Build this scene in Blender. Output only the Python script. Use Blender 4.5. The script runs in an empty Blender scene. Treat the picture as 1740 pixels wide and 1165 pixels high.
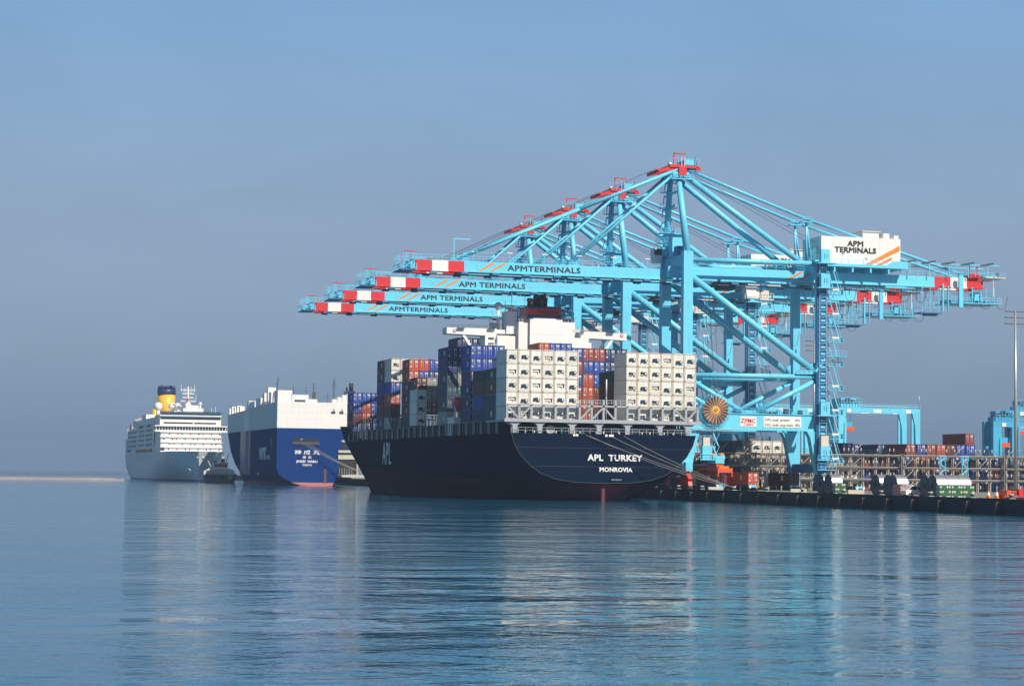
import bpy, bmesh, math, random
from mathutils import Vector, Matrix
random.seed(7)
S = bpy.context.scene
COL = S.collection
R = math.radians

# ------------------------------------------------------------------ camera
YAW = math.atan(985/3500); PITCH = math.atan(220.3/3500); ROLL = .012
cd = bpy.data.cameras.new('camera'); cam = bpy.data.objects.new('camera', cd); COL.objects.link(cam); S.camera = cam
cd.sensor_width = 36; cd.lens = 36*3500/1740; cd.clip_start = 1; cd.clip_end = 60000
_F = Vector((math.sin(YAW)*math.cos(PITCH), math.cos(YAW)*math.cos(PITCH), math.sin(PITCH)))
_R0 = Vector((math.cos(YAW), -math.sin(YAW), 0)); _U0 = _R0.cross(_F)
_R = _R0*math.cos(ROLL)+_U0*math.sin(ROLL); _U = _U0*math.cos(ROLL)-_R0*math.sin(ROLL)
cam.matrix_world = Matrix(((_R.x, _U.x, -_F.x, 0), (_R.y, _U.y, -_F.y, 0), (_R.z, _U.z, -_F.z, 5.5), (0, 0, 0, 1)))

# ------------------------------------------------------------------ sky, sun, exposure
SUN_EL = R(43); SUN_AZ = R(180-24)          # azimuth clockwise from +Y : behind the camera, to its right
w = bpy.data.worlds.new('World'); S.world = w; w.use_nodes = True
nt = w.node_tree; nt.nodes.clear()
out = nt.nodes.new('ShaderNodeOutputWorld'); bg = nt.nodes.new('ShaderNodeBackground')
sky = nt.nodes.new('ShaderNodeTexSky'); sky.sky_type = 'NISHITA'; sky.sun_disc = False
sky.sun_elevation = SUN_EL; sky.sun_rotation = SUN_AZ
sky.air_density = 1.6; sky.dust_density = 1.5; sky.ozone_density = 4.0; sky.altitude = 0
bg.inputs['Strength'].default_value = .10
tc = nt.nodes.new('ShaderNodeTexCoord'); sx = nt.nodes.new('ShaderNodeSeparateXYZ'); nt.links.new(tc.outputs['Generated'], sx.inputs[0])
ramp = nt.nodes.new('ShaderNodeValToRGB'); nt.links.new(sx.outputs['Z'], ramp.inputs[0])
# hazy band of the lower sky (radiance before the strength factor), indexed by sin(elevation)
SKY = [(0.0, (1.12, 1.62, 2.35)), (.03, (1.88, 2.66, 3.70)), (.06, (2.28, 3.12, 4.25)), (.12, (2.44, 3.42, 4.80)), (.22, (1.88, 3.40, 5.45)), (.45, (.55, 1.5, 3.5))]
els = ramp.color_ramp.elements
while len(els) < len(SKY): els.new(.5)
for e, (p, c) in zip(els, SKY): e.position = p; e.color = tuple(c)+(1,)
mr = nt.nodes.new('ShaderNodeMapRange'); mr.inputs['From Min'].default_value = .25; mr.inputs['From Max'].default_value = .6
mr.interpolation_type = 'SMOOTHSTEP'; nt.links.new(sx.outputs['Z'], mr.inputs['Value'])
mx = nt.nodes.new('ShaderNodeMix'); mx.data_type = 'RGBA'
nt.links.new(mr.outputs[0], mx.inputs['Factor']); nt.links.new(ramp.outputs[0], mx.inputs['A']); dim = nt.nodes.new('ShaderNodeVectorMath'); dim.operation = 'SCALE'; dim.inputs['Scale'].default_value = .32
nt.links.new(sky.outputs[0], dim.inputs[0]); nt.links.new(dim.outputs[0], mx.inputs['B'])
nz = nt.nodes.new('ShaderNodeTexNoise'); nz.inputs['Scale'].default_value = 5; nz.inputs['Detail'].default_value = 4; nz.inputs['Distortion'].default_value = .6
mp = nt.nodes.new('ShaderNodeMapping'); mp.inputs['Scale'].default_value = (1, 1, 2.2); nt.links.new(tc.outputs['Generated'], mp.inputs[0]); nt.links.new(mp.outputs[0], nz.inputs['Vector'])
m3 = nt.nodes.new('ShaderNodeMapRange'); m3.inputs['From Min'].default_value = .3; m3.inputs['From Max'].default_value = .7; m3.inputs['To Min'].default_value = .94; m3.inputs['To Max'].default_value = 1.06
nt.links.new(nz.outputs['Fac'], m3.inputs['Value']); vs_ = nt.nodes.new('ShaderNodeVectorMath'); vs_.operation = 'SCALE'
nt.links.new(mx.outputs['Result'], vs_.inputs[0]); nt.links.new(m3.outputs[0], vs_.inputs['Scale']); nt.links.new(vs_.outputs[0], bg.inputs[0]); nt.links.new(bg.outputs[0], out.inputs[0])
sl = bpy.data.lights.new('sun', 'SUN'); sl.energy = 5.0; sl.angle = R(.53); sl.color = (1, .93, .82)
so = bpy.data.objects.new('sun', sl); COL.objects.link(so)
sd = Vector((math.sin(SUN_AZ)*math.cos(SUN_EL), math.cos(SUN_AZ)*math.cos(SUN_EL), math.sin(SUN_EL)))
so.rotation_euler = sd.to_track_quat('Z', 'Y').to_euler(); so.location = (0, -50, 200)
S.view_settings.view_transform = 'Standard'; S.view_settings.look = 'None'
S.view_settings.exposure = 0.25; S.view_settings.gamma = 1
S.render.engine = 'CYCLES'
S.cycles.volume_bounces = 0; S.cycles.max_bounces = 6

# ------------------------------------------------------------------ materials
def mat(name, col, rough=.5, var=.12, scale=.6, metal=0, streak=0, streakcol=(.18, .08, .03), spec=.5, bump=0):
    m = bpy.data.materials.new(name); m.use_nodes = True; n = m.node_tree; b = n.nodes['Principled BSDF']
    b.inputs['Roughness'].default_value = rough; b.inputs['Metallic'].default_value = metal
    b.inputs['Specular IOR Level'].default_value = spec
    tc = n.nodes.new('ShaderNodeTexCoord'); nz = n.nodes.new('ShaderNodeTexNoise')
    nz.inputs['Scale'].default_value = scale; nz.inputs['Detail'].default_value = 6
    n.links.new(tc.outputs['Object'], nz.inputs['Vector'])
    mx = n.nodes.new('ShaderNodeMix'); mx.data_type = 'RGBA'
    c = list(col)+[1]
    mx.inputs['A'].default_value = [x*(1-var) for x in col]+[1]
    mx.inputs['B'].default_value = [min(1, x*(1+var)) for x in col]+[1]
    n.links.new(nz.outputs['Fac'], mx.inputs['Factor']); last = mx.outputs['Result']
    if streak:
        mp = n.nodes.new('ShaderNodeMapping'); mp.inputs['Scale'].default_value = (1.3, 1.3, .12)
        n2 = n.nodes.new('ShaderNodeTexNoise'); n2.inputs['Scale'].default_value = 1.2; n2.inputs['Detail'].default_value = 8
        cr = n.nodes.new('ShaderNodeMapRange'); cr.inputs['From Min'].default_value = .56; cr.inputs['From Max'].default_value = .76
        cr.inputs['To Max'].default_value = streak
        m2 = n.nodes.new('ShaderNodeMix'); m2.data_type = 'RGBA'; m2.inputs['B'].default_value = list(streakcol)+[1]
        n.links.new(tc.outputs['Object'], mp.inputs[0]); n.links.new(mp.outputs[0], n2.inputs['Vector'])
        n.links.new(n2.outputs['Fac'], cr.inputs['Value']); n.links.new(cr.outputs[0], m2.inputs['Factor'])
        n.links.new(last, m2.inputs['A']); last = m2.outputs['Result']
    n.links.new(last, b.inputs['Base Color'])
    if name.startswith('container_') or 'crane' in name:
        oi = n.nodes.new('ShaderNodeObjectInfo'); mr = n.nodes.new('ShaderNodeMapRange'); mr.inputs['To Min'].default_value = .84 if name.startswith('cont') else .94; mr.inputs['To Max'].default_value = 1.06
        sc_ = n.nodes.new('ShaderNodeVectorMath'); sc_.operation = 'SCALE'; n.links.new(oi.outputs['Random'], mr.inputs['Value']); n.links.new(last, sc_.inputs[0]); n.links.new(mr.outputs[0], sc_.inputs['Scale']); n.links.new(sc_.outputs[0], b.inputs['Base Color'])
    if bump:
        bp = n.nodes.new('ShaderNodeBump'); bp.inputs['Distance'].default_value = bump
        n.links.new(nz.outputs['Fac'], bp.inputs['Height']); n.links.new(bp.outputs[0], b.inputs['Normal'])
    return m

M = dict(
 cyan=mat('crane_blue_paint', (.14, .58, .79), .42, .10, .25, streak=.4, streakcol=(.10, .22, .25)),
 cyan2=mat('yard_crane_blue', (.06, .38, .62), .45),
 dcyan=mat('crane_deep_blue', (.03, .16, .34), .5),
 red=mat('signal_red', (.60, .025, .03), .45),
 white=mat('white_paint', (.78, .76, .72), .45, .05, .4, streak=.10, streakcol=(.45, .36, .26)),
 cream=mat('cream_paint', (.62, .56, .46), .5, .1),
 orange=mat('orange_paint', (.75, .23, .02), .45), redor=mat('red_orange_paint', (.70, .09, .02), .45),
 black=mat('black_paint', (.012, .012, .014), .6),
 rope=mat('steel_rope', (.03, .03, .035), .6),
 navyhull=mat('navy_hull', (.010, .018, .036), .42, .25, .15, streak=.35, streakcol=(.035, .045, .06)),
 steel=mat('galvanised_steel', (.42, .43, .43), .4, .08, 1, metal=.5),
 coil=mat('bright_steel_coil', (.62, .63, .64), .32, .08, 2, metal=.8),
 coilend_shade=mat('coil_end_shade', (.10, .12, .15), .5, .2, 3),
 greyframe=mat('grey_lashing_steel', (.36, .38, .40), .55, .12, 1.0, streak=.35),
 dgrey=mat('dark_grey_steel', (.05, .06, .075), .55),
 rust=mat('rusty_reel', (.42, .17, .07), .7, .3, 2),
 rustd=mat('dark_rust', (.16, .055, .02), .7, .3, 2),
 yellow=mat('funnel_yellow', (.80, .46, .03), .4),
 nfun=mat('funnel_navy', (.015, .03, .10), .4),
 glass=mat('dark_glass', (.02, .035, .05), .12),
 winblue=mat('window_blue', (.03, .08, .14), .15),
 ropebeige=mat('mooring_rope', (.30, .27, .24), .9),
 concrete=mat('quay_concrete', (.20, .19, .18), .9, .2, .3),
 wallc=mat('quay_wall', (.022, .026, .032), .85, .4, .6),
 fender=mat('fender_rubber', (.055, .045, .042), .8, .3, 2),
 sand=mat('sandy_rock', (.30, .25, .23), .95, .35, .3),
 ivory=mat('rust_tinted_steel', (.50, .46, .38), .6, .2, 1.5),
 green=mat('green_paint', (.025, .11, .045), .5),
 rackc=mat('rack_steel', (.34, .30, .26), .7, .25, 1),
 rackd=mat('rack_dark_deck', (.045, .05, .055), .7),
 skin=mat('skin', (.35, .2, .13), .6), tyre=mat('tyre_rubber', (.02, .02, .02), .9),
 pcblue=mat('carrier_blue_hull', (.008, .036, .16), .4, .12, .12, streak=.2, streakcol=(.02, .04, .12)),
 pale=mat('pale_grey_letter', (.55, .60, .64), .5),
)
CC = dict(white=(.80, .76, .68), navy=(.012, .035, .15), blue=(.02, .07, .38), red=(.36, .06, .04), orange=(.55, .09, .035),
          maroon=(.13, .025, .025), green=(.02, .14, .07), dgreen=(.012, .05, .05), grey=(.36, .36, .33), beige=(.50, .42, .34),
          slate=(.04, .07, .11), pink=(.55, .30, .27), pale=(.42, .44, .42), brown=(.16, .045, .03))
CM = {k: mat('container_'+k, v, .5, .14, .8, streak=.35 if k != 'white' else .22,
      streakcol=(.25, .12, .05) if k in ('white', 'grey', 'beige', 'pale') else tuple(x*.5 for x in v)) for k, v in CC.items()}
CMbright = mat('container_white_marks', (.75, .75, .72), .5)
CMrust = mat('rust_edge', (.42, .22, .10), .8, .3, 3)

# ------------------------------------------------------------------ mesh builder
class MB:
    def __init__(s): s.v = []; s.f = []; s.m = []; s.mats = []; s.sm = []; s.marks = []
    def mark(s): s.marks.append((len(s.v), len(s.f)))          # start of a new separate piece
    def mi(s, m):
        if m not in s.mats: s.mats.append(m)
        return s.mats.index(m)
    def add(s, vs, fs, m, smooth=False):
        o = len(s.v); k = s.mi(m); s.v += [tuple(p) for p in vs]
        for f in fs: s.f.append([i+o for i in f]); s.m.append(k); s.sm.append(smooth)
    def box(s, x0, x1, y0, y1, z0, z1, m):
        s.add([(x0, y0, z0), (x1, y0, z0), (x1, y1, z0), (x0, y1, z0), (x0, y0, z1), (x1, y0, z1), (x1, y1, z1), (x0, y1, z1)],
              [(0, 3, 2, 1), (4, 5, 6, 7), (0, 1, 5, 4), (1, 2, 6, 5), (2, 3, 7, 6), (3, 0, 4, 7)], m)
    def beam(s, a, b, w, h, m, up=(0, 0, 1)):
        a = Vector(a); b = Vector(b); d = (b-a).normalized(); up = Vector(up)
        if abs(d.dot(up)) > .98: up = Vector((0, 1, 0))
        x = d.cross(up).normalized()*(w/2); y = x.cross(d).normalized()*(h/2)
        vs = [p+i*x+j*y for p in (a, b) for i, j in ((-1, -1), (1, -1), (1, 1), (-1, 1))]
        s.add(vs, [(0, 1, 2, 3), (7, 6, 5, 4), (0, 4, 5, 1), (1, 5, 6, 2), (2, 6, 7, 3), (3, 7, 4, 0)], m)
    def tube(s, a, b, r, m, n=8, r2=None, smooth=True, cap=True):
        a = Vector(a); b = Vector(b); d = (b-a).normalized(); u = Vector((0, 0, 1)) if abs(d.z) < .9 else Vector((1, 0, 0))
        x = d.cross(u).normalized(); y = x.cross(d); r2 = r if r2 is None else r2
        vs = [p+(x*math.cos(2*math.pi*i/n)+y*math.sin(2*math.pi*i/n))*q for p, q in ((a, r), (b, r2)) for i in range(n)]
        s.add(vs, [(i, i+n, (i+1) % n+n, (i+1) % n) for i in range(n)], m, smooth)
        if cap: s.add(vs, [tuple(range(n)), tuple(range(2*n-1, n-1, -1))], m)
    def prism(s, pts, axis, a, b, m):       # polygon pts in the plane across axis, from a to b
        def P(p, t): return (t, p[0], p[1]) if axis == 'x' else (p[0], t, p[1]) if axis == 'y' else (p[0], p[1], t)
        n = len(pts); vs = [P(p, a) for p in pts]+[P(p, b) for p in pts]
        s.add(vs, [(i, (i+1) % n, (i+1) % n+n, i+n) for i in range(n)]+[tuple(range(n-1, -1, -1)), tuple(range(n, 2*n))], m)
    def ball(s, c, r, m, n=10, sz=1):
        vs = []; fs = []; k = n//2
        for j in range(k+1):
            t = math.pi*j/k
            for i in range(n):
                p = 2*math.pi*i/n; vs.append((c[0]+r*math.sin(t)*math.cos(p), c[1]+r*math.sin(t)*math.sin(p), c[2]+r*sz*math.cos(t)))
        for j in range(k):
            for i in range(n): fs.append((j*n+i, (j+1)*n+i, (j+1)*n+(i+1) % n, j*n+(i+1) % n))
        s.add(vs, fs, m, True)
    def rail(s, a, b, m, h=1.1, step=2.0, t=.07):
        a = Vector(a); b = Vector(b); L = (b-a).length; n = max(1, int(L/step)); H = Vector((0, 0, h))
        for i in range(n+1):
            p = a.lerp(b, i/n); s.beam(p, p+H, t, t, m)
        s.beam(a+H, b+H, t, t, m); s.beam(a+H*.5, b+H*.5, t*.8, t*.8, m)
    def path(s, pts, r, m, n=5):
        for p, q in zip(pts, pts[1:]): s.tube(p, q, r, m, n, cap=False)
    def mesh(s, name):
        me = bpy.data.meshes.new(name); me.from_pydata(s.v, [], s.f)
        for m in s.mats: me.materials.append(m)
        me.polygons.foreach_set('material_index', s.m); me.polygons.foreach_set('use_smooth', s.sm)
        bm = bmesh.new(); bm.from_mesh(me); bmesh.ops.remove_doubles(bm, verts=bm.verts, dist=.0005)
        bmesh.ops.recalc_face_normals(bm, faces=bm.faces); bm.to_mesh(me); bm.free(); me.update(); return me
    def build(s, name, parent=None, loc=(0, 0, 0)):
        if s.marks:
            mk = s.marks+[(len(s.v), len(s.f))]; r = None
            for (v0, f0), (v1, f1) in zip(mk, mk[1:]):
                if v1 == v0: continue
                q = MB(); q.v = s.v[v0:v1]; q.f = [[i-v0 for i in f] for f in s.f[f0:f1]]; q.sm = s.sm[f0:f1]
                for k in s.m[f0:f1]: q.m.append(q.mi(s.mats[k]))
                r = q.build(name, parent, loc)
            return r
        o = bpy.data.objects.new(name, s.mesh(name)); COL.objects.link(o); o.location = loc
        if parent: o.parent = parent
        return o
def tag(o, label, cat, group=None, kind=None):
    if label: o['label'] = label
    if cat: o['category'] = cat
    if group: o['group'] = group
    if kind: o['kind'] = kind
    return o
def empty(name, loc, label, cat, group=None, rz=0):
    o = bpy.data.objects.new(name, None); COL.objects.link(o); o.location = loc; o.rotation_euler = (0, 0, rz)
    o.empty_display_size = .5
    return tag(o, label, cat, group)
def copy_tree(o, parent=None, skip=()):
    c = o.copy(); COL.objects.link(c)
    if parent: c.parent = parent
    for ch in list(o.children):
        if ch.name.split('.')[0] not in skip: copy_tree(ch, c, skip)
    return c
def text(body, size, m, parent, loc, face='-y', xs=1.0, align='CENTER', name='lettering', ext=.02, sp=1.0, bold=0, bev=0):
    cu = bpy.data.curves.new('t', 'FONT'); cu.body = body; cu.size = size; cu.extrude = ext; cu.align_x = align
    cu.space_character = sp; cu.resolution_u = 2; cu.offset = bold; cu.bevel_depth = bev
    t = bpy.data.objects.new('t', cu); COL.objects.link(t)
    bpy.context.view_layer.update()
    me = bpy.data.meshes.new_from_object(t.evaluated_get(bpy.context.evaluated_depsgraph_get()))
    bpy.data.objects.remove(t); bpy.data.curves.remove(cu)
    me.materials.clear(); me.materials.append(m)
    mt = Matrix.Scale(xs, 4, (1, 0, 0)); rx = Matrix.Rotation(math.pi/2, 4, 'X')
    me.transform(rx @ mt)
    if face == '-x': me.transform(Matrix.Rotation(-math.pi/2, 4, 'Z'))
    o = bpy.data.objects.new(name, me); COL.objects.link(o); o.location = loc
    if parent: o.parent = parent
    return o

def loft(stations, m, name, parent, sub=4):
    """stations: list of lists of (y, w, z) rows (half width); centre line x=0; both sides; closed deck and ends"""
    def cr(a, b, c, d, t): return .5*((2*b)+(-a+c)*t+(2*a-5*b+4*c-d)*t*t+(-a+3*b-3*c+d)*t**3)
    ns = []; n = len(stations)
    for i in range(n-1):
        A, B, C_, D = stations[max(0, i-1)], stations[i], stations[i+1], stations[min(n-1, i+2)]
        for k in range(sub):
            t = k/sub
            ns.append([tuple((cr(a[q], b[q], c[q], d[q], t) if q != 1 else max(.02, cr(a[q], b[q], c[q], d[q], t))) for q in range(3)) for a, b, c, d in zip(A, B, C_, D)])
    ns.append(stations[-1]); b = MB(); r = len(ns[0]); vs = []
    for st in ns:
        vs += [(-w_, y, z) for y, w_, z in st]+[(w_, y, z) for y, w_, z in st]
    fs = []
    for i in range(len(ns)-1):
        o = i*2*r; p = o+2*r
        for j in range(r-1):
            fs.append((o+j, o+j+1, p+j+1, p+j)); fs.append((o+r+j+1, o+r+j, p+r+j, p+r+j+1))
    b.add(vs, fs, m, True)
    fs = []
    for i in range(len(ns)-1):
        o = i*2*r; p = o+2*r; fs.append((o+r-1, o+2*r-1, p+2*r-1, p+r-1)); fs.append((o+r, o, p, p+r))
    fs.append(tuple(range(0, r))+tuple(range(2*r-1, r-1, -1)))
    e = (len(ns)-1)*2*r; fs.append(tuple(e+k for k in range(0, r))+tuple(e+k for k in range(2*r-1, r-1, -1)))
    b2 = MB(); b2.add(vs, fs, m, False)
    # keep deck/end faces unmerged from the sides so their edges stay crisp
    me = bpy.data.meshes.new(name); allf = b.f+[[i+len(vs) for i in f] for f in b2.f]
    me.from_pydata(b.v+b2.v, [], allf); me.materials.append(m)
    me.polygons.foreach_set('use_smooth', b.sm+b2.sm)
    bm = bmesh.new(); bm.from_mesh(me); bmesh.ops.recalc_face_normals(bm, faces=bm.faces); bm.to_mesh(me); bm.free()
    o = bpy.data.objects.new(name, me); COL.objects.link(o); o.parent = parent
    return o
def hull_mat(name, bands, rough=.4, streak=.3, sc=(.03, .035, .045), trim=0, y0=0, spec=.5):
    """bands: [(ztop, colour)...] measured above the water in world z"""
    m = mat(name, (1, 1, 1), rough, .0, spec=spec); n = m.node_tree; b = n.nodes['Principled BSDF']
    for l in list(b.inputs['Base Color'].links): n.links.remove(l)
    ge = n.nodes.new('ShaderNodeNewGeometry'); sx = n.nodes.new('ShaderNodeSeparateXYZ'); n.links.new(ge.outputs['Position'], sx.inputs[0])
    zz = sx.outputs['Z']
    if trim:
        ma = n.nodes.new('ShaderNodeMath'); ma.operation = 'MULTIPLY_ADD'; ma.inputs[1].default_value = -trim
        n.links.new(sx.outputs['Y'], ma.inputs[0])
        mb = n.nodes.new('ShaderNodeMath'); mb.operation = 'ADD'; mb.inputs[1].default_value = trim*y0
        n.links.new(zz, ma.inputs[2]); n.links.new(ma.outputs[0], mb.inputs[0]); zz = mb.outputs[0]
    last = None
    for zt, c in reversed(bands):
        mx = n.nodes.new('ShaderNodeMix'); mx.data_type = 'RGBA'
        lt = n.nodes.new('ShaderNodeMath'); lt.operation = 'LESS_THAN'; lt.inputs[1].default_value = zt; n.links.new(zz, lt.inputs[0])
        n.links.new(lt.outputs[0], mx.inputs['Factor']); mx.inputs['B'].default_value = list(c)+[1]
        if last: n.links.new(last, mx.inputs['A'])
        else: mx.inputs['A'].default_value = list(c)+[1]
        last = mx.outputs['Result']
    tc = n.nodes.new('ShaderNodeTexCoord'); mp = n.nodes.new('ShaderNodeMapping'); mp.inputs['Scale'].default_value = (.5, .5, .06)
    n2 = n.nodes.new('ShaderNodeTexNoise'); n2.inputs['Scale'].default_value = 1.5; n2.inputs['Detail'].default_value = 9
    cr = n.nodes.new('ShaderNodeMapRange'); cr.inputs['From Min'].default_value = .5; cr.inputs['From Max'].default_value = .8; cr.inputs['To Max'].default_value = streak
    m2 = n.nodes.new('ShaderNodeMix'); m2.data_type = 'RGBA'; m2.inputs['B'].default_value = list(sc)+[1]
    n.links.new(tc.outputs['Object'], mp.inputs[0]); n.links.new(mp.outputs[0], n2.inputs['Vector']); n.links.new(n2.outputs['Fac'], cr.inputs['Value'])
    n.links.new(cr.outputs[0], m2.inputs['Factor']); n.links.new(last, m2.inputs['A']); n.links.new(m2.outputs['Result'], b.inputs['Base Color'])
    # shell plating : faint plate seams
    br = n.nodes.new('ShaderNodeTexBrick'); br.inputs['Scale'].default_value = 1; br.inputs['Brick Width'].default_value = 9
    br.inputs['Row Height'].default_value = 2.4; br.inputs['Mortar Size'].default_value = .06; br.inputs['Mortar Smooth'].default_value = 1
    ad = n.nodes.new('ShaderNodeMath'); ad.operation = 'ADD'; sy = n.nodes.new('ShaderNodeSeparateXYZ'); n.links.new(tc.outputs['Object'], sy.inputs[0])
    n.links.new(sy.outputs['X'], ad.inputs[0]); n.links.new(sy.outputs['Y'], ad.inputs[1])
    cb = n.nodes.new('ShaderNodeCombineXYZ'); n.links.new(ad.outputs[0], cb.inputs['X']); n.links.new(sy.outputs['Z'], cb.inputs['Y'])
    n.links.new(cb.outputs[0], br.inputs['Vector']); bp = n.nodes.new('ShaderNodeBump'); bp.inputs['Distance'].default_value = .03
    n.links.new(br.outputs['Fac'], bp.inputs['Height']); n.links.new(bp.outputs[0], b.inputs['Normal'])
    return m

# ------------------------------------------------------------------ setting: water, quay, breakwater
def water_mat():
    m = bpy.data.materials.new('harbour_water'); m.use_nodes = True; n = m.node_tree; b = n.nodes['Principled BSDF']
    b.inputs['Base Color'].default_value = (.005, .098, .19, 1); b.inputs['Roughness'].default_value = .05
    b.inputs['IOR'].default_value = 1.33
    ge = n.nodes.new('ShaderNodeNewGeometry')
    def noise(sx, sy, sc, det, dist=0):
        mp = n.nodes.new('ShaderNodeMapping'); mp.inputs['Scale'].default_value = (sx, sy, 1); mp.inputs['Rotation'].default_value = (0, 0, R(12))
        t = n.nodes.new('ShaderNodeTexNoise'); t.inputs['Scale'].default_value = sc; t.inputs['Detail'].default_value = det
        t.inputs['Distortion'].default_value = dist; t.inputs['Roughness'].default_value = .55
        n.links.new(ge.outputs['Position'], mp.inputs[0]); n.links.new(mp.outputs[0], t.inputs['Vector']); return t.outputs['Fac']
    def mth(op, a, b_):
        k = n.nodes.new('ShaderNodeMath'); k.operation = op
        for i, q in enumerate((a, b_)):
            if isinstance(q, (int, float)): k.inputs[i].default_value = q
            else: n.links.new(q, k.inputs[i])
        return k.outputs[0]
    swell = mth('ADD', mth('MULTIPLY', noise(.6, 1, .11, 2, .6), .34), mth('MULTIPLY', noise(.75, 1, .33, 3, 1.0), .135))
    chop = mth('MULTIPLY', noise(.8, 1, .95, 3, .8), .050)
    rip = mth('MULTIPLY', noise(.8, 1, 3.0, 3, .3), .017)
    patch = n.nodes.new('ShaderNodeMapRange'); patch.inputs['From Min'].default_value = .38; patch.inputs['From Max'].default_value = .62
    patch.inputs['To Min'].default_value = .15; patch.inputs['To Max'].default_value = 1.55
    n.links.new(noise(.25, 1, .035, 4, 1.0), patch.inputs['Value'])
    h = mth('ADD', swell, mth('MULTIPLY', mth('ADD', chop, rip), patch.outputs[0]))
    bp = n.nodes.new('ShaderNodeBump'); bp.inputs['Distance'].default_value = 1; bp.inputs['Strength'].default_value = 1
    n.links.new(h, bp.inputs['Height']); n.links.new(bp.outputs[0], b.inputs['Normal'])
    return m
b = MB(); b.add([(-6900, -2000, 0), (6900, -2000, 0), (6900, 1420, 0), (-6900, 1420, 0)], [(0, 1, 2, 3)], water_mat())
tag(b.build('water'), None, None, kind='structure')

QX = 156.0; QZ = 2.2
b = MB()
b.box(QX+.6, 3000, -300, 1250, -4, QZ, M['concrete'])
tag(b.build('quay_apron'), None, None, kind='structure')
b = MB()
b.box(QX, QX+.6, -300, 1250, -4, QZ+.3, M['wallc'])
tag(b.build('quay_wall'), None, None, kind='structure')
b = MB(); y = 262
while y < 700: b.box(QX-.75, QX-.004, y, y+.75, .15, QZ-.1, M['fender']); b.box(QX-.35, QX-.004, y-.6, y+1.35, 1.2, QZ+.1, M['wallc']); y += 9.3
fp = None
y = 262
i = 0
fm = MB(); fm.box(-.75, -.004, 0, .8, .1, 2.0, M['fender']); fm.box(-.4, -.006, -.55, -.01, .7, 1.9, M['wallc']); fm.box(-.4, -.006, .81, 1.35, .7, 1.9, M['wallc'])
fme = fm.mesh('quay_fender')
while y < 450:
    o = bpy.data.objects.new('quay_fender', fme); COL.objects.link(o); o.location = (QX, y, 0)
    tag(o, 'dark vertical rubber fender on the quay wall, one of an identical row', 'fender', 'fenders along the quay wall'); y += 9.3
b = MB()
random.seed(3)
n = 60; xs = [-420+i*(503/n) for i in range(n+1)]
vs = []
for i, x in enumerate(xs):
    y0 = 947-.281*x+random.uniform(-1, 1); h = 1.15+random.uniform(-.2, .2)
    if x > 75: h *= .7
    if i % 7 == 3: h += .25
    vs += [(x, y0, -.5), (x, y0+3, h*.7), (x, y0+7, h), (x, y0+26, h*.9), (x, y0+34, -.5)]
fs = [(i*5+j, (i+1)*5+j, (i+1)*5+j+1, i*5+j+1) for i in range(n) for j in range(4)]
b.add(vs, fs, M['sand'])
tag(b.build('breakwater_shore'), None, None, kind='structure')
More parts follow.
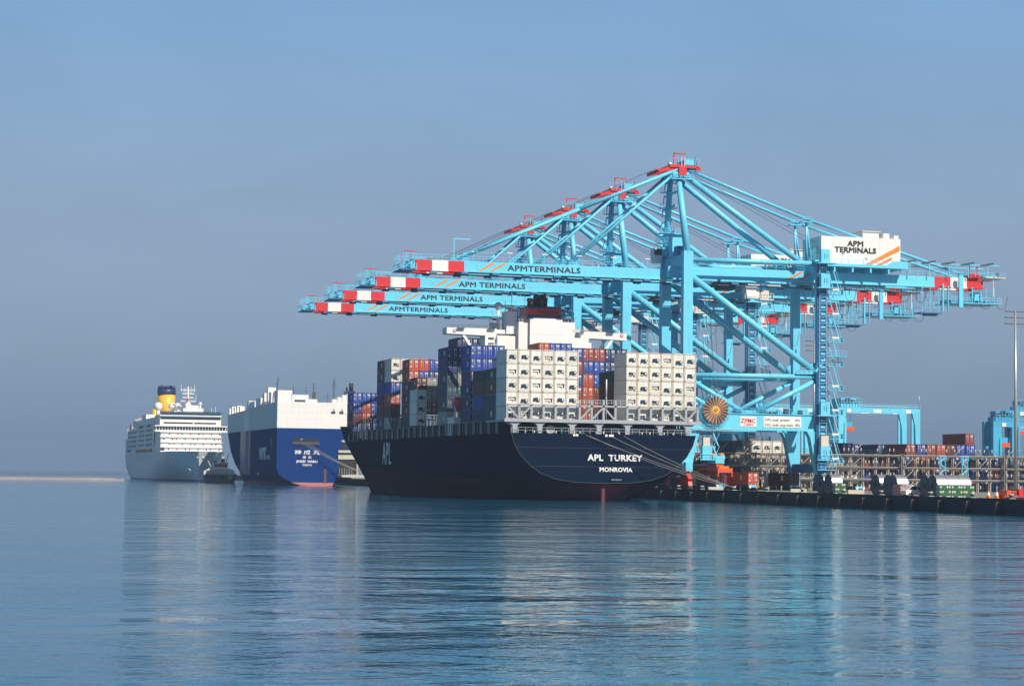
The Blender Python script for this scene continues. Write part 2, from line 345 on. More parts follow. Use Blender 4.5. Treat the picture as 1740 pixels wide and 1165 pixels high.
# ------------------------------------------------------------------ ship-to-shore cranes
GREY = M['cyan']
def make_crane(loc, label):
    c = empty('container_crane', loc, label, 'crane', 'blue ship to shore gantry cranes on the quay')
    Z = -QZ
    def bld(b, name, parent=c): return b.build(name, parent)
    cy = M['cyan']
    # legs
    for x, s in ((0, 1), (32, -1)):
        for y in (-7, 7):
            b = MB()
            if s == 1: low = [(-1.1, 6+Z), (.9, 6+Z), (2.6, 14.2+Z), (3.4, 15.6+Z), (-1.1, 15.6+Z)]
            else: low = [(31.1, 6+Z), (33.1, 6+Z), (33.1, 15.6+Z), (28.6, 15.6+Z), (29.4, 14.2+Z)]
            b.prism(low, 'y', y-.9, y+.9, cy)
            hw = 1.1 if s == 1 else .85; xo = x if s == 1 else x+.15
            b.box(xo-hw, xo+hw, y-.95, y+.95, 15.6+Z, (55.2 if s == 1 else 54)+Z, cy)
            for zz in (24, 32, 40, 48): b.box(xo-hw-.03, xo+hw+.03, y-.98, y+.98, zz+Z, zz+.25+Z, cy)
            bld(b, 'leg')
    for x in (0, 32):
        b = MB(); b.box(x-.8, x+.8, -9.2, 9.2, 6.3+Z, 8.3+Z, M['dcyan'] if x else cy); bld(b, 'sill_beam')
        b = MB(); b.box(x-.7, x+.7, -6, 6, 16.4+Z, 18.9+Z, cy); bld(b, 'cross_beam')
        b = MB(); b.box(x-.9, x+.9, -6.05, 6.05, 51.9+Z if x == 0 else 51.5+Z, 54.6+Z, cy)
        bld(b, 'upper_cross_beam')
    for x in (0, 32):
        for y in (-7.2, 7.2):
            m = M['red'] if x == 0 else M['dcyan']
            b = MB(); b.prism([(y-2.8, 4.6+Z), (y+2.8, 4.6+Z), (y+1, 6.3+Z), (y-1, 6.3+Z)], 'x', x-.5, x+.5, m)
            for k in (-1.5, 1.5):
                b.prism([(y+k-1.4, 3.1+Z), (y+k+1.4, 3.1+Z), (y+k+1.1, 4.0+Z), (y+k+.4, 4.6+Z), (y+k-.4, 4.6+Z), (y+k-1.1, 4.0+Z)], 'x', x-.45, x+.45, m)
            t = bld(b, 'bogie')
            wb = MB()
            for k in (-2.2, -.9, .9, 2.2): wb.tube((x-.55, y+k, 2.75+Z), (x+.55, y+k, 2.75+Z), .5, M['dgrey'], 12)
            wb.build('wheels', t)
    # side frames
    for y in (-7, 7):
        b = MB(); b.box(1.1, 30.9, y-.6, y+.6, 15.6+Z, 19.2+Z, cy)
        b.box(1.1, 30.9, y-.85, y+.85, 19.2+Z, 19.35+Z, cy)
        b.rail((1.5, y-.8, 19.35+Z), (30.5, y-.8, 19.35+Z), cy)
        for k in range(5): b.box(20+k*1.7, 21+k*1.7, y-.5, y+.5, 19.35+Z, 19.35+.5+.4*(k % 3)+Z, cy if k % 2 else M['dgrey'])
        pb = bld(b, 'portal_beam')
        if y == -7:
            s = MB(); s.box(12.6, 16.5, -7.68, -7.61, 16.4+Z, 18.6+Z, M['white']); sg = s.build('maker_sign', c)
            text('ZPMC', 1.35, M['red'], sg, (14.55, -7.70, 17.25+Z), bold=.03, xs=1.0)
            text('上海振华', .62, M['red'], sg, (14.55, -7.70, 16.6+Z))
            s = MB(); s.box(18.2, 27.3, -7.68, -7.61, 16.35+Z, 18.75+Z, M['white']); sg = s.build('load_sign', c)
            text('S.W.L under spreader', .85, M['black'], sg, (18.5, -7.70, 17.75+Z), align='LEFT', xs=.8)
            text('65t', .85, M['black'], sg, (27.0, -7.70, 17.75+Z), align='RIGHT')
            text('S.W.L under cargo beam', .85, M['black'], sg, (18.5, -7.70, 16.62+Z), align='LEFT', xs=.8)
            text('85t', .85, M['black'], sg, (27.0, -7.70, 16.62+Z), align='RIGHT')
            s = MB(); s.box(1.3, 10.5, -8.6, -7.64, 15.35+Z, 15.55+Z, M['steel']); s.rail((1.3, -8.6, 15.5+Z), (10.5, -8.6, 15.5+Z), cy); s.build('reel_walkway', c)
        b = MB(); b.tube((1.1, y, 27.6+Z), (30.9, y, 27.9+Z), .58, cy, 12); bld(b, 'tie_tube')
        b = MB(); b.tube((1.1, y, 53.3+Z), (30.9, y, 53.6+Z), .58, cy, 12); bld(b, 'tie_tube')
        b = MB(); b.tube((1, y, 49.6+Z), (30.6, y, 29.2+Z), .78, cy, 12)
        b.prism([(29.2, 28.2+Z), (31, 28.2+Z), (31, 31.2+Z), (29.4, 30.6+Z)], 'y', y-.3, y+.3, cy)
        bld(b, 'diagonal_brace')
        b = MB(); b.tube((1, y, 26.6+Z), (13.6, y, 19.6+Z), .55, cy, 10); bld(b, 'lower_brace')
        b = MB(); b.tube((31, y, 27+Z), (16.4, y, 19.6+Z), .55, cy, 10); b.prism([(12.8, 19.2+Z), (17.2, 19.2+Z), (16.4, 20.2+Z), (13.6, 20.2+Z)], 'y', y-.5, y+.5, cy); bld(b, 'lower_brace')
    # A-frame
    for s in (-1, 1):
        b = MB(); b.tube((0, 7*s, 55+Z), (-.6, 2.4*s, 73.2+Z), .85, cy, 12, r2=.6); bld(b, 'mast_leg')
        b = MB(); b.tube((.6, 2.6*s, 73.0+Z), (28.5, 4.9*s, 53.8+Z), .68, cy, 12); bld(b, 'back_brace')
        b = MB(); b.tube((1, 3*s, 74.2+Z), (30.2, 3.2*s, 64.2+Z), .36, cy, 8); b.tube((30.2, 3.2*s, 64.2+Z), (72.5, 2.7*s, 52.3+Z), .36, cy, 8); bld(b, 'back_stay')
        b = MB(); b.tube((-1, 3*s, 73.6+Z), (-25.5, 2.7*s, 51.9+Z), .30, cy, 8); bld(b, 'fore_stay')
        b = MB(); b.tube((-1, 3.2*s, 74+Z), (-24, 3.0*s, 63.9+Z), .42, cy, 8); b.tube((-24, 3.0*s, 63.9+Z), (-50.5, 2.7*s, 52.3+Z), .42, cy, 8); bld(b, 'fore_stay')
        b = MB(); b.path([(-5.4, 1.2*s, 74.2+Z), (-28, 1.2*s, 63.6+Z), (-50.3, 1.2*s, 52.6+Z)], .045, M['rope']); bld(b, 'hoist_rope')
        b = MB(); b.path([(2, 1.0*s, 74+Z), (38, 1.4*s, 57+Z)], .05, M['rope']); bld(b, 'hoist_rope')
        b = MB()
        b.tube((30.5, 3.2*s, 54.6+Z), (30.3, 3.2*s, 64+Z), .30, cy, 8, r2=.2); b.tube((31.6, 3.2*s, 54.6+Z), (30.3, 3.2*s, 64+Z), .22, cy, 6)
        b.box(28.9, 31.6, 3.2*s-1, 3.2*s+1, 63.3+Z, 63.5+Z, cy); b.rail((28.9, 3.2*s-1, 63.5+Z), (31.6, 3.2*s-1, 63.5+Z), cy, step=.9)
        bld(b, 'stay_post')
    b = MB()
    b.box(-2.2, 1.6, -3.6, 3.6, 72.2+Z, 73.4+Z, cy); b.box(-1.4, 1.2, -3.0, 3.0, 73.4+Z, 74.2+Z, cy); b.rail((-2.6, -3.9, 71.9+Z), (2.6, -3.9, 71.9+Z), cy, 1.0, 1)
    b.box(-2.6, 2.6, -4, -3.3, 71.7+Z, 71.9+Z, cy); b.box(-2.6, 2.6, 3.3, 4, 71.7+Z, 71.9+Z, cy)
    bld(b, 'mast_head')
    b = MB()
    r = M['red']
    b.box(-3.0, 4.0, -3.8, 3.8, 74.35+Z, 74.9+Z, r)
    for y in (-3.2, -1.1, 1.1, 3.2): b.prism([(-6.0, 73.0+Z), (-5.6, 73.7+Z), (-1, 75.1+Z), (1, 75.1+Z), (1, 74.2+Z), (-1.5, 73.8+Z)], 'y', y-.35, y+.35, r)
    b.box(3.2, 4.4, -3.8, -3.2, 73.9+Z, 74.5+Z, r); b.tube((-5.6, -3.8, 73.6+Z), (-5.6, 3.8, 73.6+Z), .3, r, 8)
    b.box(-.9, .9, -3.95, -3.3, 72.6+Z, 74.5+Z, r)
    bld(b, 'sheave_platform')
    b = MB(); b.beam((-1.2, -1.5, 75.1+Z), (-1.2, -1.5, 78.0+Z), .3, .3, r); b.beam((-1.35, -1.5, 77.85+Z), (1.7, -1.5, 77.85+Z), .3, .3, r); bld(b, 'davit')
    b = MB(); b.box(1, 3.6, -2.6, 2.6, 75.1+Z, 76.4+Z, cy); b.box(-2.8, -2.1, -2.6, -1.6, 75.1+Z, 75.6+Z, M['white'])
    for x in range(-3, 5): b.beam((x, -3.8, 75.1+Z), (x, -3.8, 76.4+Z), .06, .06, cy)
    b.beam((-3.2, -3.8, 76.4+Z), (4.2, -3.8, 76.4+Z), .06, .06, cy)
    b.beam((-.3, -3.9, 72.3+Z), (-.3, -3.9, 76.8+Z), .08, .08, M['white']); b.beam((.4, -3.9, 72.3+Z), (.4, -3.9, 76.8+Z), .08, .08, M['white'])
    b.beam((3.6, -3, 75+Z), (3.3, -3, 77+Z), .12, .12, M['black']); b.beam((4.4, 2, 75+Z), (4.4, 2, 77+Z), .1, .1, M['black'])
    bld(b, 'mast_top_gear')
    # mast access : platforms and stairs on the far mast leg
    b = MB()
    for k, z in enumerate((56, 58.2, 60.4, 66, 69.5)):
        t = (z-55)/18.2; y = 7-4.6*t
        b.box(-.6-1.6, -.6+2.0, y-1.4, y+1.4, z+Z, z+.12+Z, cy); b.rail((-2.2, y-1.4, z+Z), (1.4, y-1.4, z+Z), cy, step=1); b.rail((-2.2, y-1.4, z+Z), (-2.2, y+1.4, z+Z), cy, step=1)
    for k in range(12): z = 55+k*1.5; y = 7-4.6*(k*1.5/18.2); b.beam((-1.7, y, z+Z), (1.5 if k % 2 else -1.7, y-.3, z+1.5+Z), .12, .5, cy)
    bld(b, 'mast_stairs')
    b = MB()
    for y0 in (2.0, 5.0):
        b.box(-1.5, 1.6, y0, y0+1.4, 55+Z, 57.2+Z, cy); b.rail((-1.6, y0-.3, 57.2+Z), (1.8, y0-.3, 57.2+Z), cy, step=.8)
    b.box(-1.3, 1.3, -1, 1.6, 54.6+Z, 59.5+Z, cy); b.box(-1.8, 1.8, -1.6, 2.2, 59.5+Z, 59.7+Z, cy); b.rail((-1.8, -1.6, 59.7+Z), (1.8, -1.6, 59.7+Z), cy, step=.8)
    b.box(-1.3, .2, -4.5, -2, 54.6+Z, 56.6+Z, M['dcyan']); b.rail((-1.0, -6, 54.6+Z), (-1.0, 6, 54.6+Z), cy)
    b.box(-2.9, -.9, 1.8, 6, 52.2+Z, 52.4+Z, cy); b.rail((-4.4, 5.0, 53.4+Z), (-1.0, 5.0, 53.4+Z), cy, 2.2, .8)
    bld(b, 'boom_hinge_platform')
    b = MB(); b.prism([(-3.5, 53.4+Z), (-1.9, 53.4+Z), (-1.7, 56.9+Z), (-3.8, 56.9+Z)], 'y', 4.4, 6.8, M['white']); bld(b, 'boom_control_cabin')
    b = MB(); b.prism([(-3.6, 55.3+Z), (-1.9, 55.3+Z), (-1.8, 56.6+Z), (-3.7, 56.6+Z)], 'y', 4.36, 4.395, M['glass']); b.build('window', c)
    # boom and girder : twin box girders
    def girder(x0, x1, z0, z1, m, name):
        b = MB()
        for y in (-2.7, 2.7):
            if 'band' in name: b.mark()
            b.box(x0, x1, y-.5, y+.5, z0+Z, z1+Z, m)
            b.box(x0, x1, y-.8, y+.8, z0-.26+Z, z0-.005+Z, m)
        return b
    b = girder(-50.2, -5.0, 49.2, 51.3, cy, 'boom')
    for x in (-50, -42, -34, -25.5, -17, -9): b.box(x-.3, x+.3, -2.9, 2.9, 50.7+Z, 51.2+Z, cy)
    b.prism([(-51.0, 51.3+Z), (-49.0, 51.3+Z), (-49.4, 53.2+Z), (-50.4, 53.2+Z)], 'y', -3.0, -2.4, cy); b.prism([(-51.0, 51.3+Z), (-49.0, 51.3+Z), (-49.4, 53.2+Z), (-50.4, 53.2+Z)], 'y', 2.4, 3.0, cy)
    b.prism([(-26.6, 51.3+Z), (-24.4, 51.3+Z), (-25.2, 52.4+Z), (-25.9, 52.4+Z)], 'y', -3.0, -2.4, cy)
    bo = bld(b, 'boom')
    b = MB()
    for y in (-3.2,):
        b.box(-62, -5, y, y+.9, 51.3+Z, 51.38+Z, cy); b.rail((-62, y, 51.38+Z), (-5, y, 51.38+Z), cy, 1.1, 2.2, .09)
        for x in range(-48, -6, 8): b.beam((x, -2.9, 51.4+Z), (x, -2.9, 53.6+Z), .16, .16, cy); b.box(x-.5, x+.7, -3.1, -2.7, 53.4+Z, 53.6+Z, M['white'])
    b.beam((-50, -3.0, 53.4+Z), (-40, -3.0, 53.4+Z), .1, .1, cy)
    for x in range(-58, -6, 6): b.box(x, x+1.5, -1.8, -1.0, 51+Z, 51.7+Z, M['dgrey'] if x % 4 else cy)
    b.build('walkway', bo)
    b = MB()
    for y in (-2.6, 2.6): b.box(-60, 62, y-.15, y+.15, 48.72+Z, 48.93+Z, M['dgrey'])
    for y in (-3.9, 2.9):
        for x in range(-58, 60, 7): b.box(x, x+1.6, y, y+.9, 48.45+Z, 48.9+Z, M['dcyan'])
    bld(b, 'trolley_rail')
    for x0, x1, m in ((-61, -57.4, 'red'), (-57.4, -53.8, 'white'), (-53.8, -50.2, 'red')): bld(girder(x0, x1, 49.15, 51.35, M[m], 'band'), 'warning_band')
    b = girder(-3.0, 62.7, 49.9, 52.1, cy, 'girder')
    for x in range(2, 62, 10): b.box(x-.3, x+.3, -2.9, 2.9, 51.5+Z, 52+Z, cy)
    gi = bld(b, 'main_girder')
    for x0, x1, m in ((62.7, 66.8, 'red'), (66.8, 71, 'white'), (71, 75.2, 'red')): bld(girder(x0, x1, 49.9, 52.15, M[m], 'band'), 'warning_band')
    # orange stripes
    def stripes(xc, zc, par, s=1.0):
        b = MB()
        for k in (0, 2.6*s): b.prism([(xc+k-1.9*s, zc-.95*s+Z), (xc+k-1.25*s, zc-.95*s+Z), (xc+k+1.9*s, zc+.75*s+Z), (xc+k+1.7*s, zc+.95*s+Z), (xc+k+1.25*s, zc+.95*s+Z)], 'y', -3.225, -3.205, M['orange'])
        b.build('orange_stripes', par)
    stripes(-45.2, 50.25, bo); stripes(27.5, 51, gi, 1.05)
    b = MB()
    b.box(2, 62, -3.2, -2.3, 52.1+Z, 52.2+Z, cy); b.rail((2, -3.15, 52.2+Z), (30, -3.15, 52.2+Z), cy, 1.1, 2.2, .09); b.rail((54, -3.15, 52.2+Z), (76, -3.15, 52.2+Z), cy, 1.1, 2.2, .09)
    b.beam((53, -4, 55+Z), (79, -4, 55.2+Z), .22, .22, cy); b.beam((53, 3.4, 55+Z), (79, 3.4, 55.2+Z), .22, .22, cy)
    for x in range(56, 78, 5): b.beam((x, -4, 52.1+Z), (x, -4, 55+Z), .18, .18, cy); b.beam((x-2, -4.2, 55.0+Z), (x+1.5, -4.2, 55.7+Z), .1, .4, M['dgrey'])
    b.build('walkway', gi)
    # boom tip
    b = MB()
    b.box(-64.5, -61, -4, 4, 48.9+Z, 49.15+Z, M['dcyan'])
    for y in (-4, 4):
        b.rail((-64.5, y, 49.15+Z), (-61, y, 49.15+Z), cy, 1.1, 1, .1); b.rail((-64, y, 51.3+Z), (-61, y, 51.3+Z), cy, 1.2, 1, .1)
        b.beam((-64, y, 49+Z), (-63.2, y, 53+Z), .16, .16, cy); b.beam((-61, y, 49+Z), (-63.6, y, 51.5+Z), .16, .16, cy); b.beam((-61.2, y, 51.3+Z), (-64, y, 49.3+Z), .14, .14, cy)
    b.rail((-64.5, -4, 49.15+Z), (-64.5, 4, 49.15+Z), cy, 1.1, 1, .1)
    b.box(-62.2, -61, -2.9, 2.9, 49.4+Z, 51.2+Z, cy)
    bld(b, 'tip_platform')
    b = MB(); b.beam((-63.8, -4, 52.95+Z), (-61.0, -4, 52.9+Z), .22, .22, r); bld(b, 'tip_bar')
    b = MB(); b.beam((-51.8, 0, 51.3+Z), (-51.8, 0, 56.6+Z), .2, .2, cy); b.beam((-51.8, 0, 56.5+Z), (-48.2, 0, 56.5+Z), .2, .22, cy); bld(b, 'davit')
    # machinery house
    b = MB(); b.box(33.4, 53.2, -4.8, 5.6, 54.0+Z, 60.3+Z, M['white'])
    b.box(44.6, 48.6, -3, 3, 60.3+Z, 61.9+Z, M['white']); b.box(44.3, 48.9, -3.3, 3.3, 61.9+Z, 62.1+Z, M['cream']); b.box(49.4, 50.9, -3.8, -1, 60.3+Z, 61.6+Z, M['white']); b.box(52.0, 53.1, -4, -2, 60.3+Z, 61.2+Z, M['white'])
    for x in range(34, 53, 2): b.box(x, x+.05, -4.83, -4.8, 54.1+Z, 60.2+Z, M['cream'])
    for x, z in ((38.6, 56.2), (44.4, 55.3), (50.8, 56.9)): b.box(x, x+.35, -4.86, -4.8, z+Z, z+.35+Z, M['dgrey'])
    mh = bld(b, 'machinery_house')
    text('APM', 1.75, M['black'], mh, (41.9, -4.89, 58.25+Z), xs=1.15, ext=.03, bev=.04, sp=1.04)
    text('TERMINALS', 1.75, M['black'], mh, (41.9, -4.89, 56.75+Z), xs=1.12, ext=.03, bev=.04, sp=1.04)
    b = MB(); b.prism([(44.4, 54.2+Z), (46.0, 54.2+Z), (53.0, 57.6+Z), (53.0, 58.8+Z)], 'y', -4.88, -4.85, M['orange']); b.prism([(47.2, 54.2+Z), (48.6, 54.2+Z), (51.0, 55.4+Z), (51.0, 56.1+Z)], 'y', -4.88, -4.85, M['orange']); b.build('orange_stripes', mh)
    b = MB()
    b.box(31, 54.3, -6.2, 6.4, 53.3+Z, 53.95+Z, cy); b.rail((36, -6.2, 53.9+Z), (54, -6.2, 53.9+Z), cy, 1.1, 1.8, .08); b.prism([(48, 53.3+Z), (54.5, 53.3+Z), (54.5, 54.9+Z), (50.6, 54.9+Z)], 'y', -6.25, -6.2, cy)
    for x in (36, 40.5, 45, 49.5): b.box(x, x+.4, -6, 6, 52.12+Z, 53.3+Z, cy)
    b.tube((32.9, -2.3, 57.3+Z), (33.35, -2.3, 57.3+Z), .8, M['white'], 14); b.tube((32.9, 2.3, 57.0+Z), (33.35, 2.3, 57.0+Z), .8, M['white'], 14)
    b.rail((31.2, -6.2, 53.95+Z), (31.2, 6, 53.95+Z), cy, 3.4, 1.0, .1)
    bld(b, 'house_platform')
    # elevator and stairs on the landside near leg
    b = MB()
    b.box(30.75, 33.35, -8.45, -8.0, 7+Z, 54+Z, M['dcyan'])  # deep blue backing panel paints in the shade over this leg
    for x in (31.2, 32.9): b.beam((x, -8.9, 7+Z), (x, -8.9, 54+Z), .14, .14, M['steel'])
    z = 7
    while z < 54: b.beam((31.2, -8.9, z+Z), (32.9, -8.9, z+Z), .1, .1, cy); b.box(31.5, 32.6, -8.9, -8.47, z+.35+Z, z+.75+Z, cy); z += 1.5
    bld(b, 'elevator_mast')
    b = MB()
    for zz in (9.3, 19.2, 48.0, 53.6): b.mark(); b.box(31.0, 33.2, -10.2, -8.95, zz+Z, zz+3.0+Z, cy); b.box(30.2, 34.8, -10.4, -7.9, zz-.2+Z, zz+Z, cy); b.box(31.7, 31.85, -10.24, -10.2, zz+.9+Z, zz+2+Z, M['dcyan']); b.box(32.3, 32.45, -10.24, -10.2, zz+.9+Z, zz+2+Z, M['dcyan'])
    b.mark(); b.box(31.2, 33, -10, -8.95, 12.3+Z, 14.6+Z, M['cream']); b.rail((30.2, -10.4, 9.1+Z), (34.8, -10.4, 9.1+Z), cy, 1.1, .9)
    b.box(30.3, 34.8, -10.2, -8.9, 6.9+Z, 7.05+Z, cy); b.rail((30.3, -10.2, 7+Z), (34.8, -10.2, 7+Z), cy, 1.4, .8)
    bld(b, 'lift_landing')
    b = MB(); z = 8.5; k = 0
    while z < 52:
        b.box(34.0, 37.6, -7.6, -6.4, z+Z, z+.14+Z, cy); b.rail((34, -7.6, z+.1+Z), (37.6, -7.6, z+.1+Z), cy, 1.1, .9, .09); b.beam((37.6, -7, z+Z), (37.6, -7, z+1.2+Z), .08, 1.2, cy)
        b.box(34.9, 36.5, -7.66, -7.6, z+.9+Z, z+1.3+Z, M['white'])
        a, e = ((34.2, z), (36.2, z+5.5)) if k % 2 else ((37.3, z), (34.6, z+5.5))
        a, e = (36.9, z), (35.2, z+5.4)
        b.beam((a[0], -7.5, a[1]+Z), (e[0], -7.5, e[1]+Z), .12, .22, cy); b.beam((a[0]-.9, -6.6, a[1]+Z), (e[0]-.9, -6.6, e[1]+Z), .12, .22, cy); b.beam((a[0]+.3, -7.5, a[1]+1.1+Z), (e[0]+.3, -7.5, e[1]+1.1+Z), .07, .07, cy)
        b.beam((33.1, -7, z+Z), (34, -7, z+Z), .2, .2, cy)
        z += 5.45; k += 1
    bld(b, 'stair_tower')
    b = MB()
    b.beam((26, -7.9, 28.9+Z), (30.6, -7.9, 28.9+Z), .12, .9, cy); b.rail((25.5, -8.2, 28.7+Z), (30.4, -8.2, 28.7+Z), cy, 1.1, 1.1)
    b.beam((30.4, -8.6, 29+Z), (33.2, -8.6, 32.6+Z), .15, .5, cy); b.beam((30.4, -8.6, 30.1+Z), (33.2, -8.6, 33.7+Z), .07, .07, cy)
    b.box(33, 37.8, -9, -7.2, 32.5+Z, 32.65+Z, cy); b.rail((33, -9, 32.6+Z), (37.8, -9, 32.6+Z), cy, 1.3, .9)
    bld(b, 'brace_walkway')
    # waterside access near leg base
    b = MB(); z = 8.5
    b.box(3.2, 5.4, -9, -7.9, 9+Z, 12+Z, cy); b.box(2.6, 7.8, -9.2, -7.8, 8.8+Z, 9+Z, cy); b.rail((2.6, -9.2, 9+Z), (7.8, -9.2, 9+Z), cy); b.box(3.4, 5, -8.9, -7.9, 12+Z, 13.8+Z, M['cream'])
    for k in range(3): b.beam((7.3, -8, 9+k*3+Z), (6, -8, 12+k*3+Z), .12, .3, cy); b.beam((6.2, -8, 9+k*3+Z), (7.6, -8, 12+k*3+Z), .08, .1, cy)
    bld(b, 'waterside_stairs')
    # cable reel
    b = MB()
    b.tube((6.4, -8.9, 19.9+Z), (6.4, -8.6, 19.9+Z), .4, M['rust'], 14); b.tube((6.4, -8.75, 19.9+Z), (6.4, -8.62, 19.9+Z), .85, M['yellow'], 18); b.tube((6.4, -8.7, 19.9+Z), (6.4, -8.55, 19.9+Z), 2.9, M['rust'], 40)
    for k in range(44):
        a = 2*math.pi*k/44; p = (6.4+1.3*math.cos(a), -8.76, 19.9+1.3*math.sin(a)+Z); q = (6.4+3.15*math.cos(a), -8.9, 19.9+3.15*math.sin(a)+Z)
        b.beam(p, q, .13, .1, M['ivory'] if k % 2 else M['rustd'])
    re = bld(b, 'cable_reel')
    b = MB()
    for k in range(48):
        a = 2*math.pi*k/48; b.beam((6.4+3.0*math.cos(a), -8.3, 19.9+3.0*math.sin(a)+Z), (6.4+3.75*math.cos(a), -8.3, 19.9+3.75*math.sin(a)+Z), .09, .09, cy)
        a2 = 2*math.pi*(k+1)/48; b.beam((6.4+3.7*math.cos(a), -8.3, 19.9+3.7*math.sin(a)+Z), (6.4+3.7*math.cos(a2), -8.3, 19.9+3.7*math.sin(a2)+Z), .07, .07, cy)
    b.build('reel_guard', re)
    # trolley with cabin
    b = MB()
    b.box(9, 15.5, -2.9, 2.9, 48.2+Z, 48.7+Z, M['dgrey']); b.box(10, 13.5, -2, 2, 47.4+Z, 48.2+Z, M['dgrey']); b.box(3, 6, -2.5, 2.5, 48.0+Z, 48.8+Z, M['dcyan'])
    for x in (9.6, 12, 14.8): b.tube((x, -2.2, 48.7+Z), (x, 2.2, 48.7+Z), .45, M['black'], 10)
    b.box(16, 24, -2.0, 2, 48.9+Z, 49.1+Z, cy); b.box(16, 24, -3.6, -3.2, 48.5+Z, 48.7+Z, M['white'])
    tr = bld(b, 'trolley')
    b = MB(); b.prism([(16.3, 45.6+Z), (19.2, 45.6+Z), (19.2, 48.3+Z), (15.8, 48.3+Z)], 'y', -2.6, -.2, M['white']); b.box(19.2, 22.5, -3, .2, 45.3+Z, 45.5+Z, M['white']); b.rail((19.2, -3, 45.5+Z), (22.5, -3, 45.5+Z), M['white'], 1.3, .6); b.rail((15.5, -3.1, 45.4+Z), (19.2, -3.1, 45.4+Z), M['white'], 1.0, .6)
    b.beam((20.5, -1, 45.5+Z), (20.5, -1, 48.9+Z), .25, .25, cy); b.box(19.6, 21.5, -2.6, -1.2, 45.5+Z, 47.6+Z, M['cream'])
    cb = b.build('operator_cabin', tr)
    # festoon loops under the rear girder
    b = MB()
    def loop(x0, x1, d, y=-3.9, z=49.2):
        b.mark(); n = 10; b.path([(x0+(x1-x0)*k/n, y, z-d*(1-(2*k/n-1)**4)+Z) for k in range(n+1)], .055, M['rope'], 4)
    for x0 in (24, 29, 34, 39.5, 44.5): loop(x0, x0+3.2, 3.4)
    for x0 in (53, 57.2, 69.5, 73.8, 78): loop(x0, x0+3.2, 3.0, z=48.0 if x0 > 68 else 49)
    bld(b, 'festoon_cable')
    # rear maintenance cage and platform
    b = MB()
    for x in (59.3, 61.4, 63.6):
        for y in (-3.5, -1): b.beam((x, y, 43.8+Z), (x, y, 49.6+Z), .14, .14, cy)
    b.box(58.8, 64.2, -3.9, -.6, 43.5+Z, 43.75+Z, M['dcyan']); b.box(60.6, 63.6, -3, -1.2, 43.1+Z, 43.5+Z, M['dcyan'])
    for z in (44.8, 46, 47.6): b.beam((59, -3.6, z+Z), (64, -3.6, z+Z), .09, .09, cy)
    b.beam((59.3, -3.5, 44+Z), (63.6, -3.5, 48.6+Z), .08, .08, cy); b.beam((63.6, -3.5, 44+Z), (59.3, -3.5, 48.6+Z), .08, .08, cy)
    b.beam((64.4, -4, 44+Z), (64.4, -4, 50.5+Z), .35, .5, cy); b.beam((65.8, -4, 44+Z), (65.8, -4, 50+Z), .2, .4, cy)
    for k in range(9): b.beam((64.4, -4, 44.3+k*.7+Z), (65.8, -4, 44.3+k*.7+Z), .08, .08, cy)
    bld(b, 'maintenance_cage')
    b = MB(); b.box(66.4, 79.4, -4.4, 3.6, 46.1+Z, 46.3+Z, cy); b.rail((66.4, -4.4, 46.3+Z), (79.4, -4.4, 46.3+Z), cy, 1.2, 1.0, .1)
    b.box(66.6, 79, -1.5, 1.5, 46.4+Z, 47+Z, M['dcyan'])
    for z in (47.6, 48.4): b.beam((67, -4, z+Z), (76.5, -4, z+Z), .12, .12, M['dcyan'])
    for x in (68.6, 72, 75.5, 77.6): b.beam((x, -4, 46.2+Z), (x, -4, 49.9+Z), .2, .25, cy)
    b.box(68.2, 69.2, -4.9, -4.4, 45.1+Z, 52.6+Z, cy); b.box(73.5, 75.3, -2.5, 0, 47+Z, 48.9+Z, cy)
    bld(b, 'rear_platform')
    b = MB(); b.box(75.3, 80.4, -4.6, 4.4, 52.2+Z, 52.45+Z, M['cream']); b.rail((72.5, -4.6, 52.4+Z), (80.4, -4.6, 52.4+Z), cy, 1.0, 1.0); b.box(76, 79.6, -2, 2, 52.5+Z, 53.2+Z, cy); b.tube((78.9, -3, 53+Z), (79.3, -3, 53.6+Z), .4, M['dgrey'], 8)
    b.beam((77.3, -4.2, 48+Z), (77.3, -4.2, 52.2+Z), .18, .18, M['cream'])
    for x in (71.6, 73.6): b.beam((x, -3.4, 52.1+Z), (x, -3.4, 55.2+Z), .2, .2, r)
    b.box(71.4, 74, -3.9, -2.9, 52.16+Z, 53.2+Z, r)
    bld(b, 'end_buffer')
    return c

spec = [(436, 'APMTERMINALS', 'nearest and tallest looking blue container crane, rightmost boom highest in the view'),
        (477.8, 'APM TERMINALS', 'second nearest blue container crane, its mast just left of the tallest mast'),
        (517.6, 'APM TERMINALS', 'third blue container crane back, its mast second from the left'),
        (557.4, 'APMTERMINALS', 'farthest and leftmost blue container crane, its boom tip lowest in the view')]
c0 = make_crane((161, 436, QZ), spec[0][2])
cranes = [c0]+[copy_tree(c0) for _ in spec[1:]]
for i, (y, t, lab) in enumerate(spec):
    c = cranes[i]; c.location = (161, y, QZ); c['label'] = lab
    bo = [k for k in c.children if k.name.split('.')[0] == 'boom'][0]
    one = i in (0, 3)
    text(t, 1.75, M['black'], bo, (-32 if one else -32.5, -3.22, 49.62-QZ), xs=1.27 if one else 1.22, sp=1.08 if one else 1.06, bev=.035)
